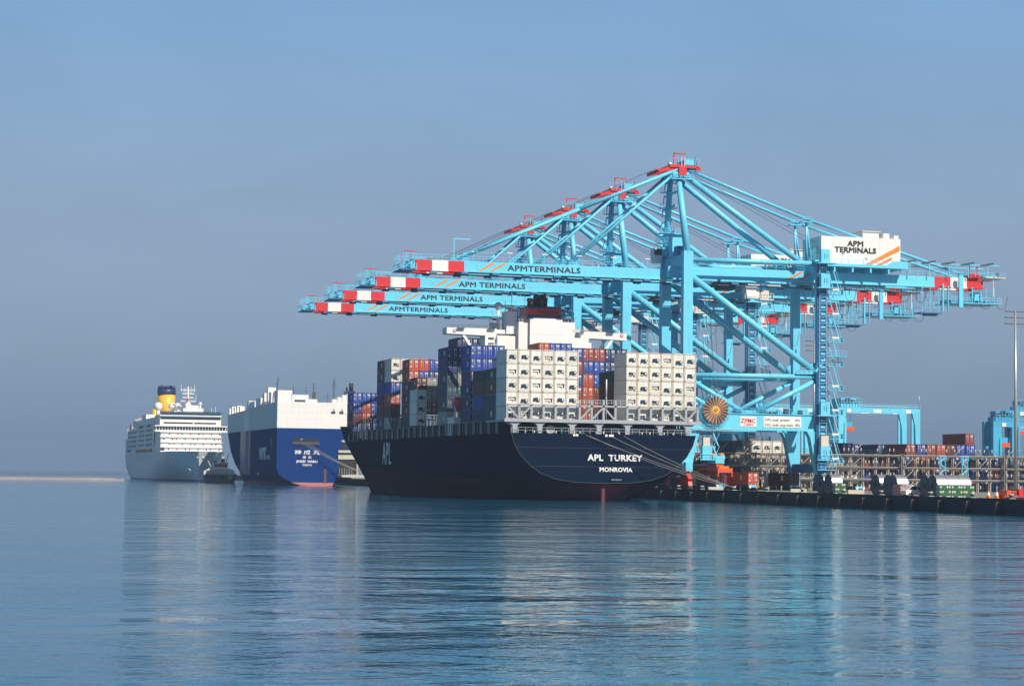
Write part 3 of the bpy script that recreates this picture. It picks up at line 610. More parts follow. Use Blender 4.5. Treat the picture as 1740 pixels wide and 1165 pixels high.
# ------------------------------------------------------------------ container ship
CX = 131.15
M['rudder'] = mat('rudder_red', (.10, .02, .02), .6)
ship = empty('container_ship', (CX, 0, 0), 'large dark navy container ship moored at the quay with its broad stern to the viewer', 'ship')
hm = hull_mat('ship_hull', [(3.58, (.062, .013, .020)), (99, (.005, .012, .030))], rough=.5, streak=.35, sc=(.012, .022, .045), trim=.022, y0=396, spec=.0)
def rows(y, r): return [(y, w_, z) for w_, z in r]
st = [rows(396, [(.02, 3.6), (6, 3.75), (10, 4.3), (13.2, 5.4), (15.5, 6.9), (17.6, 9), (19, 11.4), (19.6, 13.5)]),
      rows(400, [(.3, -2), (4, 0), (9, 2.0), (13.6, 4.4), (16.9, 6.7), (18.8, 9), (19.6, 11.4), (19.9, 13.5)]),
      rows(407, [(2.5, -2), (8, 0), (13.4, 2), (17, 4.3), (19, 6.6), (19.8, 9), (19.8, 11.4), (20.3, 13.5)]),
      rows(420, [(8, -2), (13.5, 0), (17.2, 2), (19.2, 4.2), (20, 6.6), (20.2, 9), (20.3, 11.4), (20.3, 13.5)]),
      rows(440, [(12, -2), (16, 0), (18.2, 2), (19.6, 4.2), (19.8, 6.6), (20.3, 9), (20.3, 11.4), (20.3, 13.5)]),
      rows(470, [(18, -2), (19.6, 0), (20.2, 2), (20.3, 4.2), (20.3, 6.6), (20.3, 9), (20.3, 11.4), (20.3, 13.6)]),
      rows(522, [(19.8, -2), (20.2, 0), (20.3, 2), (20.3, 4.2), (20.3, 6.6), (20.3, 9), (20.3, 11.4), (20.3, 13.8)]),
      rows(545, [(15.5, -2), (16.4, 0), (17.6, 2), (18.7, 4.2), (19.6, 6.6), (20.2, 9), (20.3, 11.6), (20.3, 14.4)]),
      rows(566, [(9, -2), (9.8, 0), (11.4, 2), (13.4, 4.2), (15.6, 6.6), (17.6, 9.6), (19.3, 13), (20.2, 17.6)]),
      rows(588, [(2.6, -2), (3.0, 0), (4.5, 2), (6.6, 4.2), (9, 6.8), (11.8, 10.2), (14.4, 14), (16.4, 18)]),
      [(y, .15 if i < 4 else .4, z) for i, (y, z) in enumerate([(597, -2), (598, 0), (600, 2), (603, 4.4), (606, 7.2), (610, 10.8), (614, 14.6), (618, 18.4)])]]
hull = loft(st, hm, 'hull', ship)
tb = text('APL  TURKEY', 1.72, M['white'], hull, (2.2, 395.95, 8.15), bev=.07, xs=1.08, sp=1.06)
text('MONROVIA', 1.22, M['white'], hull, (2.4, 395.95, 5.95), bev=.05, xs=1.05, sp=1.04)
text('IMO 9532771', .38, M['pale'], hull, (2.6, 395.95, 4.2))
text('APL', 7.9, M['white'], hull, (-20.48, 508.4, 7.3), face='-x', xs=.72, bev=.05, sp=1.1)
# transom rim line, draught line and rudder
b = MB()
prof = [(-19.6, 13.5), (-19, 11.4), (-17.6, 9), (-15.5, 6.9), (-13.2, 5.4), (-10, 4.3), (-6, 3.75), (0, 3.6), (6, 3.75), (10, 4.3), (13.2, 5.4), (15.5, 6.9), (17.6, 9), (19, 11.4), (19.6, 13.5)]
for p, q in zip(prof, prof[1:]): b.beam((p[0], 395.97, p[1]), (q[0], 395.97, q[1]), .08, .09, M['dgrey'])
for z, w_ in ((10.6, 18.4), (6.9, 15.3)): b.box(-w_, w_, 395.96, 395.99, z, z+.05, M['dgrey'])
for x in (-6.5, -5.9, 0.3, 1.1, 1.6): b.box(x-.25, x+.25, 395.8, 396.0, 13.0, 13.45, M['white'])
b.build('transom_trim', ship)
b = MB(); b.box(-.35, .35, 396.6, 402, -2, 3.6, M['rudder']); b.build('rudder', ship)
# poop deck house, pillars and lashing frame
b = MB(); b.box(-20, 20, 411, 411.6, 13.5, 16.1, M['navyhull']); b.box(-11, 12, 407, 407.5, 13.5, 15.9, M['navyhull']); b.build('deck_bulkhead', ship)
b = MB()
g = M['greyframe']
for x in (-18.6, -13.4, -6.6, -.9, 5.2, 12.2, 18.2):
    b.mark(); b.box(x-.5, x+.5, 396.9, 398.3, 13.5, 15.0, g); b.prism([(x-.5, 15.0), (x+.5, 15.0), (x+1.5, 15.75), (x-1.5, 15.75)], 'y', 396.9, 398.3, g)
b.mark(); b.prism([(-20.7, 15.75), (-18.5, 14.6), (-18.4, 15.75)], 'y', 397, 398.2, g)
b.build('deck_pillar', ship)
b = MB(); b.box(-20.9, 21.0, 396.7, 411, 15.75, 16.15, g); b.box(-20.9, 21, 396.55, 396.7, 15.7, 16.4, g)
b.rail((-19.6, 396.3, 13.5), (19.6, 396.3, 13.5), g, 1.1, 1.5, .08)
b.build('container_platform', ship)
b = MB()
x0 = -20.25
for i in range(17):
    x = x0+i*2.54; top = 19.15 if not 6 < i < 10 else 20.4
    b.box(x-.22, x+.22, 397.0, 397.5, 16.15, top, g)
b.box(x0, x0+16*2.54, 397.0, 397.5, 18.95, 19.3, g); b.box(x0, x0+16*2.54, 397.05, 397.4, 16.15, 16.4, g)
for i, d in ((0, 1), (1, -1), (6, -1), (7, -1), (8, 1), (14, 1), (15, -1)):
    xa = x0+i*2.54+.3; xb = xa+1.95
    b.beam((xa, 397.2, 18.7 if d > 0 else 16.6), (xb, 397.2, 16.6 if d > 0 else 18.7), .3, .34, g)
for i in (2, 3, 4, 5, 10, 11, 12, 13): x = x0+i*2.54; b.beam((x+.3, 397.1, 17.0), (x+2.2, 397.1, 17.0), .06, .06, g)
b.rail((x0+6*2.54, 397.2, 19.3), (x0+10*2.54, 397.2, 19.3), g, 1.1, 1.3, .08)
b.rail((x0+6*2.54, 398.2, 19.3), (x0+10*2.54, 398.2, 19.3), g, 1.1, 1.0, .06)
b.tube((.6, 397, 16.2), (.6, 397, 21.2), .12, g, 6); b.tube((.6, 397, 21.2), (.6, 397, 24.6), .13, M['white'], 6)
b.build('lashing_frame', ship)
b = MB()
for x, k in ((-7.2, 0), (-4.4, 1), (-3.0, 1), (-1.7, 1), (3.5, 2), (7.6, 2), (10, 0), (15.5, 0), (17, 2)):
    m = (M['greyframe'], M['ivory'], M['white'])[k]
    b.mark(); b.tube((x-.6, 399.5, 14.3), (x+.6, 399.5, 14.3), .65, m, 12); b.box(x-.9, x-.6, 398.9, 400.1, 13.5, 14.9, m); b.box(x+.6, x+.9, 398.9, 400.1, 13.5, 14.6, m)
b.mark()
for k in range(22):
    x = -18+k*1.65+random.uniform(-.3, .3); b.tube((x, 397.0, 13.5), (x, 397.0, 14.0), .16, M['white'] if k % 3 else M['dgrey'], 6)
b.mark(); b.tube((-10.9, 398, 14.3), (-10.9, 398.4, 14.3), .9, M['greyframe'], 14)
b.build('mooring_winch', ship)
# side stanchions under the overhanging containers
for s in (-1, 1):
    b = MB(); y = 403.5; k = 0
    while y < 560:
        b.box(s*20.15-.14, s*20.15+.14, y, y+.5, 13.5, 16.1, M['dgrey'] if k % 3 else M['navyhull'])
        if k % 3 == 0: b.box(s*20.2-.2, s*20.2+.2, y-.1, y+1.5, 13.5, 16.1, M['navyhull'])
        y += 2.05; k += 1
    b.box(s*20.3-.12 if s > 0 else -20.36, s*20.36 if s > 0 else -20.18, 403, 562, 16.0, 16.15, M['dgrey'])
    b.box(s*18.6-.1, s*18.6+.1, 411, 566, 13.5, 16.0, M['navyhull'])
    b.build('side_stanchions', ship)
b = MB()
for y0, y1 in ((409, 437.6), (450, 459.2), (461, 470), (472, 497), (509, 526.4), (546, 566)): b.mark(); b.box(-19.8, 19.8, y0, y1, 15.2, 16.1, M['dgrey'])
b.build('hatch_cover', ship)
b = MB()
for y in (500, 504, 528.5, 534, 540):
    b.mark()
    for x in [-20+i*2.54 for i in range(0, 16)]: b.box(x-.15, x+.15, y, y+.4, 16.1, 19.4, M['dgrey'])
    b.box(-20.1, 20.1, y, y+.4, 19.2, 19.5, M['dgrey']); b.box(-20.1, 20.1, y-.01, y+.41, 16.1, 16.3, M['dgrey'])
    b.beam((-20.1, y+.2, 16.3), (-20.1, y+4.5, 19.2), .3, .3, M['dgrey'])
b.build('lashing_bridge', ship)
# superstructure
W_ = M['white']
b = MB()
b.box(-10, 11.4, 442.5, 449.5, 16, 36.0, W_); b.box(-12.6, -10, 443.4, 448, 32.9, 36.3, W_); b.box(-12.6, -9.3, 441.6, 448, 32.6, 32.95, W_)
b.rail((-12.6, 441.6, 32.9), (-9.5, 441.6, 32.9), W_, 1.0, .9); b.box(11.4, 12.2, 443, 448, 32.4, 35, W_)
b.box(10.6, 13.6, 441.4, 443, 30.9, 31.3, W_); b.rail((10.6, 441.4, 31.3), (13.6, 441.4, 31.3), W_, 1.1, .7)
for zz in (33.9, 35.1): b.box(-11.9, -10.6, 443.36, 443.4, zz, zz+.5, M['dgrey'])
b.build('deckhouse', ship)
b = MB(); b.box(-3.0, 4.6, 440.6, 449, 31.5, 40.0, W_); b.box(4.6, 7.8, 441.6, 449, 31.5, 39.4, W_); b.box(-5.4, -3.0, 441.4, 449, 31.5, 39.2, W_)
b.box(-3.03, 4.63, 440.57, 440.6, 36.4, 36.45, M['cream']); b.box(9.8-2.6, 9.0, 441.58, 441.6, 37.2, 37.9, M['cream'])
b.rail((-5.4, 441.4, 39.2), (-3, 441.4, 39.2), W_, 1, .8); b.rail((4.6, 441.6, 39.4), (7.8, 441.6, 39.4), W_, 1, .8)
b.build('engine_casing', ship)
b = MB()
b.box(-7.8, -5.4, 443, 447, 36.5, 41.6, W_); b.rail((-8, 442.9, 41.6), (-5.4, 442.9, 41.6), W_, .8, .6); b.box(-7, -6, 443, 445, 41.6, 42.3, M['red']); b.box(-10.4, -7.8, 443.5, 447, 36.5, 37.4, W_)
b.build('upper_house', ship)
b = MB()
b.box(-3.4, 4.3, 441, 448, 40.0, 40.6, M['nfun']); b.box(-3.4, 4.3, 441, 448, 40.6, 42.2, M['red']); b.box(-3.4, 4.3, 441, 448, 42.2, 42.7, M['nfun'])
for k in range(12): b.box(-1.2+k*.42, -1.02+k*.42, 440.95, 441.0, 41.0 if k > 2 else 41.3, 41.9, M['black'])
b.box(-3.42, 4.32, 440.97, 441, 40.6, 40.95, M['rustd'])
f = b.build('funnel', ship)
b = MB()
for x, y, r, h in ((-2.4, 443, .7, 44.0), (-.5, 443.5, 1.1, 44.6), (1.0, 444, .9, 44.9), (.2, 446, .9, 45.0), (-1.4, 445, .7, 44.2)): b.tube((x, y, 42.7), (x, y-.5, h), r, M['black'], 10); b.tube((x, y-.5, h), (x-.8, y-1.6, h+.1), r*.7, M['black'], 10)
b.build('exhaust_pipes', f)
for s in (-1, 1):
    b = MB(); xt, xi = s*21.4, s*9.9
    if s == -1: b.prism([(xt, 36.2), (xt, 37.6), (xi, 37.6), (xi-.1, 34.6), (xi-1.7, 34.8), (xi-2.6, 36.0)], 'y', 443.6, 447.6, W_)
    else: b.prism([(xt-.6, 35.8), (xt-.6, 37.4), (xi, 37.8), (xi, 33.4), (xi+1.2, 35.6), (xi+2.2, 36.1)], 'y', 443.6, 447.6, W_)
    b.beam((s*17.6, 444, 36.2), (s*14.2, 444, 31.2), .5, .6, W_); b.beam((s*17.0, 446.8, 36.2), (s*13.6, 446.8, 31.2), .4, .5, W_)
    b.rail((min(xt, xi), 443.6, 37.6), (max(xt, xi), 443.6, 37.6), W_, .6, 1.2)
    b.tube((s*19.6, 443.5, 36.9), (s*19.6, 443.6, 36.9), .38, M['red'], 12); b.tube((s*19.6, 443.45, 36.9), (s*19.6, 443.58, 36.9), .2, W_, 12)
    b.build('bridge_wing', ship)
b = MB()
b.mark(); b.tube((-9.2, 445, 37.4), (-9.2, 445, 42.0), .35, W_, 8); b.ball((-9.2, 445, 42.8), .9, W_, 12)
b.mark()
for x, z in ((-10.6, 41.5), (-11.2, 40), (-8.2, 41), (-7.6, 44), (-10, 39)): b.beam((x, 445, 37.4), (x, 445, z), .12, .12, M['steel'])
for z in (38.6, 40.2, 41.4): b.beam((-11.2, 445, z), (-8, 445, z), .12, .12, M['steel'])
b.box(-11, -9.6, 444.6, 446, 37.4, 39, M['steel']); b.mark(); b.beam((-6.1, 445, 41.6), (-6.1, 445, 46), .12, .12, M['steel']); b.mark(); b.beam((8.5, 445, 37.8), (8.5, 445, 42), .14, .14, M['dgrey']); b.mark(); b.beam((6.5, 442, 39.4), (6.5, 442, 42), .1, .1, W_)
b.mark(); b.beam((-3.6, 443, 40), (-3.6, 443, 45.5), .1, .1, W_)
b.build('antenna_mast', ship)
# free-fall pilot station / lifeboat on the port side
b = MB()
b.box(-20.2, -17.2, 440.5, 446.5, 13.5, 17.3, W_)
b.box(-20.3, -17, 440.3, 447, 17.3, 17.6, W_); b.rail((-20.3, 440.3, 17.6), (-17, 440.3, 17.6), W_, 1.1, .8)
for x in (-20, -17.3): b.beam((x, 440.6, 17.6), (x, 440.6, 20.2), .3, .3, W_)
b.box(-19.4, -18, 440.4, 440.5, 14.2, 16.2, M['dgrey']); b.box(-18.8, -17.6, 441, 443, 17.6, 19, M['dgrey'])
b.build('boat_station', ship)
lb = MB()
for k in range(8):
    z0, r0 = k, 0
lb.ball((0, 0, 0), 1.45, M['red'], 14, 1.15); lb.box(-.5, .5, -1.2, .3, 1.3, 1.9, W_)
o = lb.build('lifeboat', ship, (-18.9, 441.6, 20.6)); o.scale = (1, 1.7, 1.05)

# ------------------------------------------------------------------ containers
_cache = {}
def cont_meshes(color, L, H, end, marks=0):
    key = (color, L, H, end, marks)
    if key in _cache: return _cache[key]
    m = CM[color]; W = 2.44; h = H-.06; b = MB()
    e = .13
    b.box(e*.6, W-e*.6, e, L-e, .1, h-.05, m)
    rm = CMrust if color == 'white' else m
    for x0, x1 in ((0, e), (W-e, W)):
        for y0, y1 in ((0, e), (L-e, L)): b.box(x0, x1, y0, y1, 0, h, m)
    for y0, y1 in ((0, e), (L-e, L)):
        b.box(e, W-e, y0+.002, y1-.002, h-.14, h-.002, m); b.box(e, W-e, y0+.002, y1-.002, .002, .16, m)
    for x0, x1 in ((0.002, e), (W-e, W-.002)):
        b.box(x0, x1, e, L-e, h-.12, h-.003, m); b.box(x0, x1, e, L-e, .003, .16, m)
    n = int(L/.56)
    if color != 'white':
        for k in range(n):
            y = e+.12+k*.56
            if y+.25 < L-e: b.box(.035, .08, y, y+.25, .17, h-.14, m); b.box(W-.08, W-.035, y, y+.25, .17, h-.14, m)
    for x in (0, W-.2):
        for z in (-.02, h-.13): b.box(x-.012, x+.212, -.012, .16, z, z+.15, CMrust if color in ('white', 'grey', 'beige') else M['dgrey'])
    if marks and color != 'white':
        b.box(.02, .034, L*.30, L*.40, h*.35, h*.75, CMbright)
    body = b.mesh('body'); b = MB(); rnd = random.Random(hash(key) & 255)
    rnd = random.Random(len(_cache)*7+3)
    if end == 'door':
        for x in (.42, .85, 1.55, 1.98): b.tube((x, .045, .18), (x, .045, h-.18), .035, CMbright if color in ('blue', 'navy', 'red', 'orange') else M['steel'], 5)
        b.box(W/2-.02, W/2+.02, .09, .12, .16, h-.16, M['black'])
        for z in (.55, 1.35, 2.1): b.box(.2, 1.1, .08, .12, z, z+.04, m); b.box(1.3, 2.2, .08, .12, z, z+.04, m)
        lt = CMbright
        if color in ('blue', 'navy', 'red', 'orange', 'green', 'grey', 'beige', 'brown'):
            b.box(1.36, 2.12, .06, .075, h-.62, h-.44, lt); b.box(1.5, 2.1, .06, .075, h-.85, h-.74, lt)
            b.box(.25, .5, .06, .075, h-.75, h-.45, lt if marks else M['yellow'])
            if marks: b.box(.22, .55, .055, .07, .75, 1.05, lt); b.box(1.6, 2.15, .06, .07, 1.0, 1.12, lt)
        name = 'door_end'
    else:
        v = marks % 3; o_ = MB(); real = b; b = o_; dz = -.16*(marks//3)
        k, wt = M['black'], CM['white']
        b.box(.16, 2.28, .10, .125, .2, h-.2, wt)
        if v == 0:      # rounded machinery hatch and fan
            pts = [(.55, 1.0), (1.55, .95), (1.75, 1.05), (1.75, 1.55), (1.5, 1.75), (.75, 1.75), (.5, 1.55)]
            b.prism([(p[0], p[1]-.1) for p in pts], 'y', .065, .10, M['slatec']); b.tube((1.72, .03, 1.32), (1.72, .10, 1.32), .34, k, 14); b.tube((1.74, .02, 1.36), (1.74, .06, 1.36), .2, wt, 12)
            b.box(.45, .9, .05, .09, .82, .98, k); b.box(1.2, 2.05, .05, .09, .72, .84, k); b.box(.62, 1.2, .05, .07, 1.3, 1.5, M['winblue'])
        elif v == 1:    # open frame with white bars
            b.box(.42, 2.05, .07, .10, 1.45, 1.7, k); b.box(1.75, 2.02, .065, .10, .85, 1.5, k); b.box(.75, 1.6, .07, .10, 1.0, 1.16, k); b.box(.5, .62, .065, .1, .95, 1.3, k)
            b.box(.62, .74, .05, .07, 1.5, 1.66, wt); b.box(.95, 1.5, .05, .07, 1.52, 1.6, wt); b.box(1.3, 1.5, .055, .09, .72, .92, k)
        else:           # two round ports and lower grille
            b.tube((.8, .05, 1.45), (.8, .10, 1.45), .32, M['slatec'], 14); b.tube((1.65, .05, 1.3), (1.65, .10, 1.3), .38, k, 14); b.tube((1.68, .03, 1.32), (1.68, .07, 1.32), .2, wt, 12)
            b.box(.45, 1.25, .06, .1, .85, 1.02, k); b.box(1.1, 1.35, .06, .1, 1.1, 1.7, k); b.box(1.5, 2.1, .06, .1, .72, .82, k)
        b.box(.45, .62, .08, .10, .42, .52, M['yellow'] if v else k); b.box(.3, 2.15, .08, .10, .30, .36, CM['pale'])
        for x in (.14, 2.24): b.box(x-.03, x+.05, .06, .10, .2, h-.2, CMrust)
        k0 = len(real.v); real.add([(p[0], p[1], p[2]+(dz if .6 < p[2] < 2.0 else 0)) for p in b.v], [], wt)
        for f_, mi_ in zip(b.f, b.m): real.f.append([i+k0 for i in f_]); real.m.append(real.mi(b.mats[mi_])); real.sm.append(False)
        b = real; name = 'refrigeration_unit'
    r = (body, b.mesh(name), name); _cache[key] = r; return r
M['slatec'] = mat('reefer_slate', (.02, .04, .07), .4)
def container(x, y, z, color, L, H, end, label, group, marks=0):
    body, en, nm = cont_meshes(color, L, H, end, marks)
    r = empty('reefer_container' if end == 'reefer' else 'shipping_container', (x, y, z), label, 'container', group)
    for n_, me in (('body', body), (nm, en)):
        o = bpy.data.objects.new(n_, me); COL.objects.link(o); o.parent = r
    return r
ORD = ['first', 'second', 'third', 'fourth', 'fifth', 'sixth', 'seventh', 'eighth', 'ninth', 'tenth', 'eleventh', 'twelfth', 'thirteenth', 'fourteenth', 'fifteenth', 'sixteenth']
WORD = dict(white='white', navy='dark navy', blue='blue', red='brick red', orange='orange red', maroon='dark maroon', green='green', dgreen='dark green', grey='grey', beige='beige', slate='slate blue', pink='pinkish', pale='pale grey', brown='brown')
def stack(col, y, L, z0, H, colors, block, place, group, seed=0):
    """colors from bottom to top"""
    rnd = random.Random(seed*97+col*13+int(y)); n = len(colors)
    for k, c in enumerate(colors):
        if c is None: continue
        x = CX-20.2+(0 if block == 'A' else .7)+col*2.54
        end = 'reefer' if c == 'white' else 'door'
        tier = 'topmost' if k == n-1 else ORD[n-1-k]+' down'
        lab = f"{WORD[c]} {'reefer' if end == 'reefer' else 'container'}, {tier}, {place}"
        container(x, y, z0+k*H, c, L, H, end, lab, group, marks=(rnd.choice((0, 0, 1, 0, 1, 2, 3, 3, 4, 5, 6)) if end == 'reefer' else rnd.choice((0, 1))))
Z0 = 16.17
# block A : white reefers over the stern
for i, c in enumerate(list(range(6))+list(range(10, 16))):
    side = 'left' if c < 6 else 'right'; k = i % 6
    pl = f'{ORD[k]} stack from left in the {side} white stern block'
    stack(c, 398.0, 7.9, Z0, 2.84, ['white']*5, 'A', pl, f'white reefers in the {side} stern block', seed=1)
for y, nm, cols in ((408.9, 'just behind', ['slate', 'slate', 'brown', 'dgreen']), (418.4, 'two bays behind', ['navy', 'blue', 'brown', 'dgreen'])):
    for c in (0, 1): stack(c, y, 9.1, Z0, 2.72, cols, 'B', f"{'outer' if c == 0 else 'inner'} low stack {nm} left white block", 'low dark stacks behind the left white block', seed=2)
    for c in (10, 11) if y < 410 else (): stack(c, y, 9.1, Z0, 2.72, ['maroon', 'maroon', 'brown', 'dgreen'], 'B', f"{'left' if c == 10 else 'right'} low stack {nm} right white block", 'low dark stacks behind the right white block', seed=2)
Dc = {0: ['navy', 'navy', 'navy', 'navy', 'blue', 'blue'], 1: [None]*4+['blue', 'blue'], 2: [None]*5+['blue'],
      6: [None]*5+['orange'], 7: [None]*5+['blue'], 8: [None]*5+['blue'], 9: ['red', 'red', 'red', 'blue', 'red', 'blue'],
      10: ['red', 'red', 'orange', 'orange', 'blue', 'red'], 11: ['navy', 'brown', 'brown', 'blue', 'blue', 'red'], 12: [None, None, 'navy', 'navy', 'navy', 'navy'], 13: [None]*4+['navy', 'navy']}
for c, cols in Dc.items():
    stack(c, 429.2, 8.3, Z0, 2.95 if 6 <= c <= 8 else 2.80, cols, 'D', f'{ORD[c]} stack from left in the bay before the bridge', 'stacks just behind the bridge house', seed=4)
for c, cols in {0: ['pale', 'slate', 'slate', 'slate', 'navy', 'navy'], 1: ['grey', 'grey', 'green', 'grey', 'slate', 'navy'], 2: ['grey', 'grey', 'green', 'beige', 'navy', 'navy'], 3: [None]*4+['navy', 'navy']}.items():
    stack(c, 450.2, 9, Z0, 2.92, cols, 'E', f'{ORD[c]} stack from left beside the red lifeboat', 'stacks beside the red lifeboat', seed=5)
for c in (2, 3, 4, 5, 6, 12, 13, 14):
    stack(c, 461.5, 8.6, Z0, 2.92, [None]*5+['navy']*2 if c < 7 else [None]*4+['maroon', 'navy'], 'F', f"{ORD[c-2 if c < 7 else c-12]} stack from left under the {'left' if c < 7 else 'right'} bridge wing", 'tall stacks seen under the bridge wings', seed=6)
for c, cols in {0: ['white', 'white', 'white', 'brown'], 1: [None, 'red', 'grey', 'grey'], 2: [None, 'red', 'grey', 'grey']}.items():
    stack(c, 480.2, 7.6, Z0+.3, 2.9, cols, 'G', f'{ORD[c]} stack from left in the low forward bay', 'low bay ahead of the lifeboat', seed=7)
for c, cols in {0: ['navy', 'maroon', 'maroon', 'maroon', 'orange', 'orange'], 1: [None, None, 'red', 'red', 'blue', 'orange'], 2: [None, None, None, 'navy', 'navy', 'blue'], 3: [None]*4+['navy', 'blue']}.items():
    stack(c, 488.6, 8.0, Z0, 2.78, cols, 'H', f'{ORD[c]} stack from left behind the low forward bay', 'bay of red and blue containers amidships', seed=8)
for c in range(5):
    cols = ['pale', 'maroon', 'orange', 'blue', 'white', 'white'] if c == 0 else [None]*4+['white', 'white']
    stack(c, 509, 8.1, Z0, 2.98, cols, 'I', f'{ORD[c]} stack from left in the tall forward bay', 'tall forward bay', seed=9)
stack(0, 518, 8.2, Z0, 2.98, ['navy', 'maroon', 'maroon', 'blue', 'maroon', 'maroon'], 'J', 'tall stack at the forward end of the tall bay', 'tall forward bay', seed=10)
for c, cols in {0: ['navy', 'maroon', 'blue', 'blue'], 1: ['navy', 'red', 'red', 'blue'], 2: ['navy', 'navy', 'blue', 'blue'], 3: ['navy', 'navy', 'blue', 'blue']}.items():
    stack(c, 557, 8.6, Z0, 2.72, cols, 'K', f'{ORD[c]} stack from left on the bow', 'low stacks on the bow', seed=11)
b = MB(); b.box(-18, 12, 556.5, 567, 13.6, 16.15, M['navyhull']); b.build('bow_hatch', ship)
b = MB(); b.tube((0, 590, 17), (0, 590, 31), .3, M['dgrey'], 8); b.beam((-2, 590, 27), (2, 590, 27), .15, .15, M['dgrey']); b.build('foremast', ship)
# stern mooring lines, sagging down to a bollard on the quay edge
bol = MB(); bol.tube((0, 0, 0), (0, 0, .55), .28, M['dgrey'], 10); bol.tube((0, 0, .5), (0, 0, .75), .42, M['ivory'], 10); bol.box(-.5, .5, -.5, .5, 0, .08, M['ivory'])
bme = bol.mesh('bollard')
ys = [389, 407, 421, 355, 337, 322, 304, 290, 278, 372]
for y in ys:
    o = bpy.data.objects.new('bollard', bme); COL.objects.link(o); o.location = (QX+.35, y, QZ+.3); tag(o, 'pale mushroom bollard on the quay edge, one of an identical row', 'bollard', 'bollards on the quay edge')
def rope(p, q, sag, r, label, group):
    b = MB(); p, q = Vector(p), Vector(q); n = 24; pts = []
    for k in range(n+1):
        t = k/n; v = p.lerp(q, t); v.z -= sag*4*t*(1-t); pts.append(v)
    b.path(pts, r, M['ropebeige'], 6); o = b.build('mooring_line'); tag(o, label, 'rope', group)
tgt = (QX+.35, 389.0, QZ+.9)
rope((126.05, 396.3, 13.7), tgt, .5, .05, 'beige stern mooring line, leftmost and upper of the first pair under the stern rail', 'stern mooring lines')
rope((126.85, 396.3, 13.6), (QX+.35, 389.2, QZ+.7), .9, .05, 'beige stern mooring line, lower of the first pair crossing over the ship name', 'stern mooring lines')
rope((131.5, 396.3, 13.6), (QX+.3, 389.1, QZ+.8), .5, .05, 'beige stern mooring line leaving the middle of the stern rail', 'stern mooring lines')
rope((134.5, 396.3, 13.6), (QX+.4, 388.9, QZ+.8), .5, .05, 'beige stern mooring line, rightmost, leaving the stern rail right of the pole', 'stern mooring lines')
# ------------------------------------------------------------------ car carrier
PX = 134.6
pc = empty('car_carrier', (PX, 735, 0), 'boxy blue and white car carrier moored ahead of the container ship, stern ramp down', 'ship')
phm = hull_mat('carrier_hull', [(1.1, (.50, .20, .18)), (20.6, (.008, .038, .165)), (99, (.80, .77, .72))], streak=.10, sc=(.02, .05, .14), spec=.0)
def rz(y, r): return [(y, w_, z) for w_, z in r]
T = [20.6, 25, 29.6]
st = [rz(0, [(.02, -.1), (6, .1), (9.2, 1.0), (12, 2.5), (14, 3.8), (14.9, 6.0), (15, 20.6), (15, 30)]),
      rz(8, [(.3, -2), (4, -.4), (9, 1.2), (12.4, 2.9), (14.4, 4.6), (15, 7), (15, 20.6), (15, 30)]),
      rz(25, [(4, -2), (8, 0), (11.5, 1.6), (13.8, 3.4), (14.8, 5.4), (15, 8), (15, 20.6), (15, 29.8)]),
      rz(55, [(13, -2), (14.4, 0), (15, 2), (15, 4), (15, 6), (15, 9), (15, 20.6), (15, 29.4)]),
      rz(85, [(13, -2), (14, 0), (14.6, 2), (14.9, 4), (15, 6), (15, 10), (15, 20.6), (15, 28.8)]),
      rz(112, [(7, -2), (8, 0), (9.8, 2), (11.8, 4.5), (13.6, 7.5), (14.8, 12), (15, 20.4), (15, 28.4)]),
      rz(135, [(2.5, -2), (3, 0), (5, 2), (7.5, 4.5), (10, 8), (12.4, 13), (13.8, 20.2), (14, 28.2)]),
      [(150, .1, -2), (151, .1, 0), (152, .6, 2), (154, 2, 5), (156, 4, 9), (158, 7, 14), (160, 9.5, 20), (161, 10, 28)]]
ph = loft(st, phm, 'hull', pc)
text('NYK', 6.4, M['white'], ph, (-15.16, 30.5, 9.4), face='-x', xs=1.25, bev=.1)
text('LINE', 2.2, M['pale'], ph, (-15.16, 17.5, 9.5), face='-x', xs=1.3, bev=.05)
text('神 成 丸', 1.75, M['white'], ph, (-3.9, -.06, 11.3), bold=.03, xs=1.5)
text('東  京', 1.0, M['white'], ph, (-3.9, -.06, 9.8), bold=.02, xs=1.3)
text('JINSEI  MARU', 1.15, M['white'], ph, (-3.9, -.06, 8.3), bold=.04, xs=1.15)
text('TOKYO', .85, M['white'], ph, (-3.9, -.06, 7.1), bold=.03, xs=1.2)
text('TEL. 0 3 - 3 2 8 4', .8, M['white'], ph, (11.4, -.06, 15.9), bold=.03)
b = MB()
b.box(-9.2, .4, -.05, .35, 14.7, 16.9, M['black'])
b.box(-9.3, .5, -.35, -.05, 14.5, 14.7, M['pcblue']); b.rail((-9.2, -.3, 14.7), (.4, -.3, 14.7), M['steel'], .8, .8); b.box(-6.3, -5.8, -.3, -.06, 16.4, 16.8, M['ivory'])
b.build('mooring_opening', pc)
b = MB()
b.box(7.6, 14.6, -.06, .5, 3.6, 12.4, M['black']); b.box(7.4, 14.9, -.5, -.065, 12.0, 12.9, M['ivory']); b.box(7.4, 14.4, -.4, -.065, 9.6, 11.2, M['ivory']); b.box(14.2, 14.8, -.5, -.065, 4.0, 12, M['ivory'])
b.box(8.4, 11.3, -.1, .3, 13.3, 15.0, M['black'])
for k in range(6): b.box(8+k*.9, 8.15+k*.9, -.1, -.065, 4.2, 6.4, M['steel'])
b.build('stern_door', pc)
b = MB(); b.prism([(7.2, 3.9), (12, 4.2), (16, 4.0), (23, 2.5), (23, 2.3), (15, 3.0), (7.2, 3.2)], 'y', -9, -.6, M['ivory']); b.beam((14.6, -1, 11.6), (18, -8, 4), .1, .1, M['steel'])
b.build('stern_ramp', pc)
b = MB()
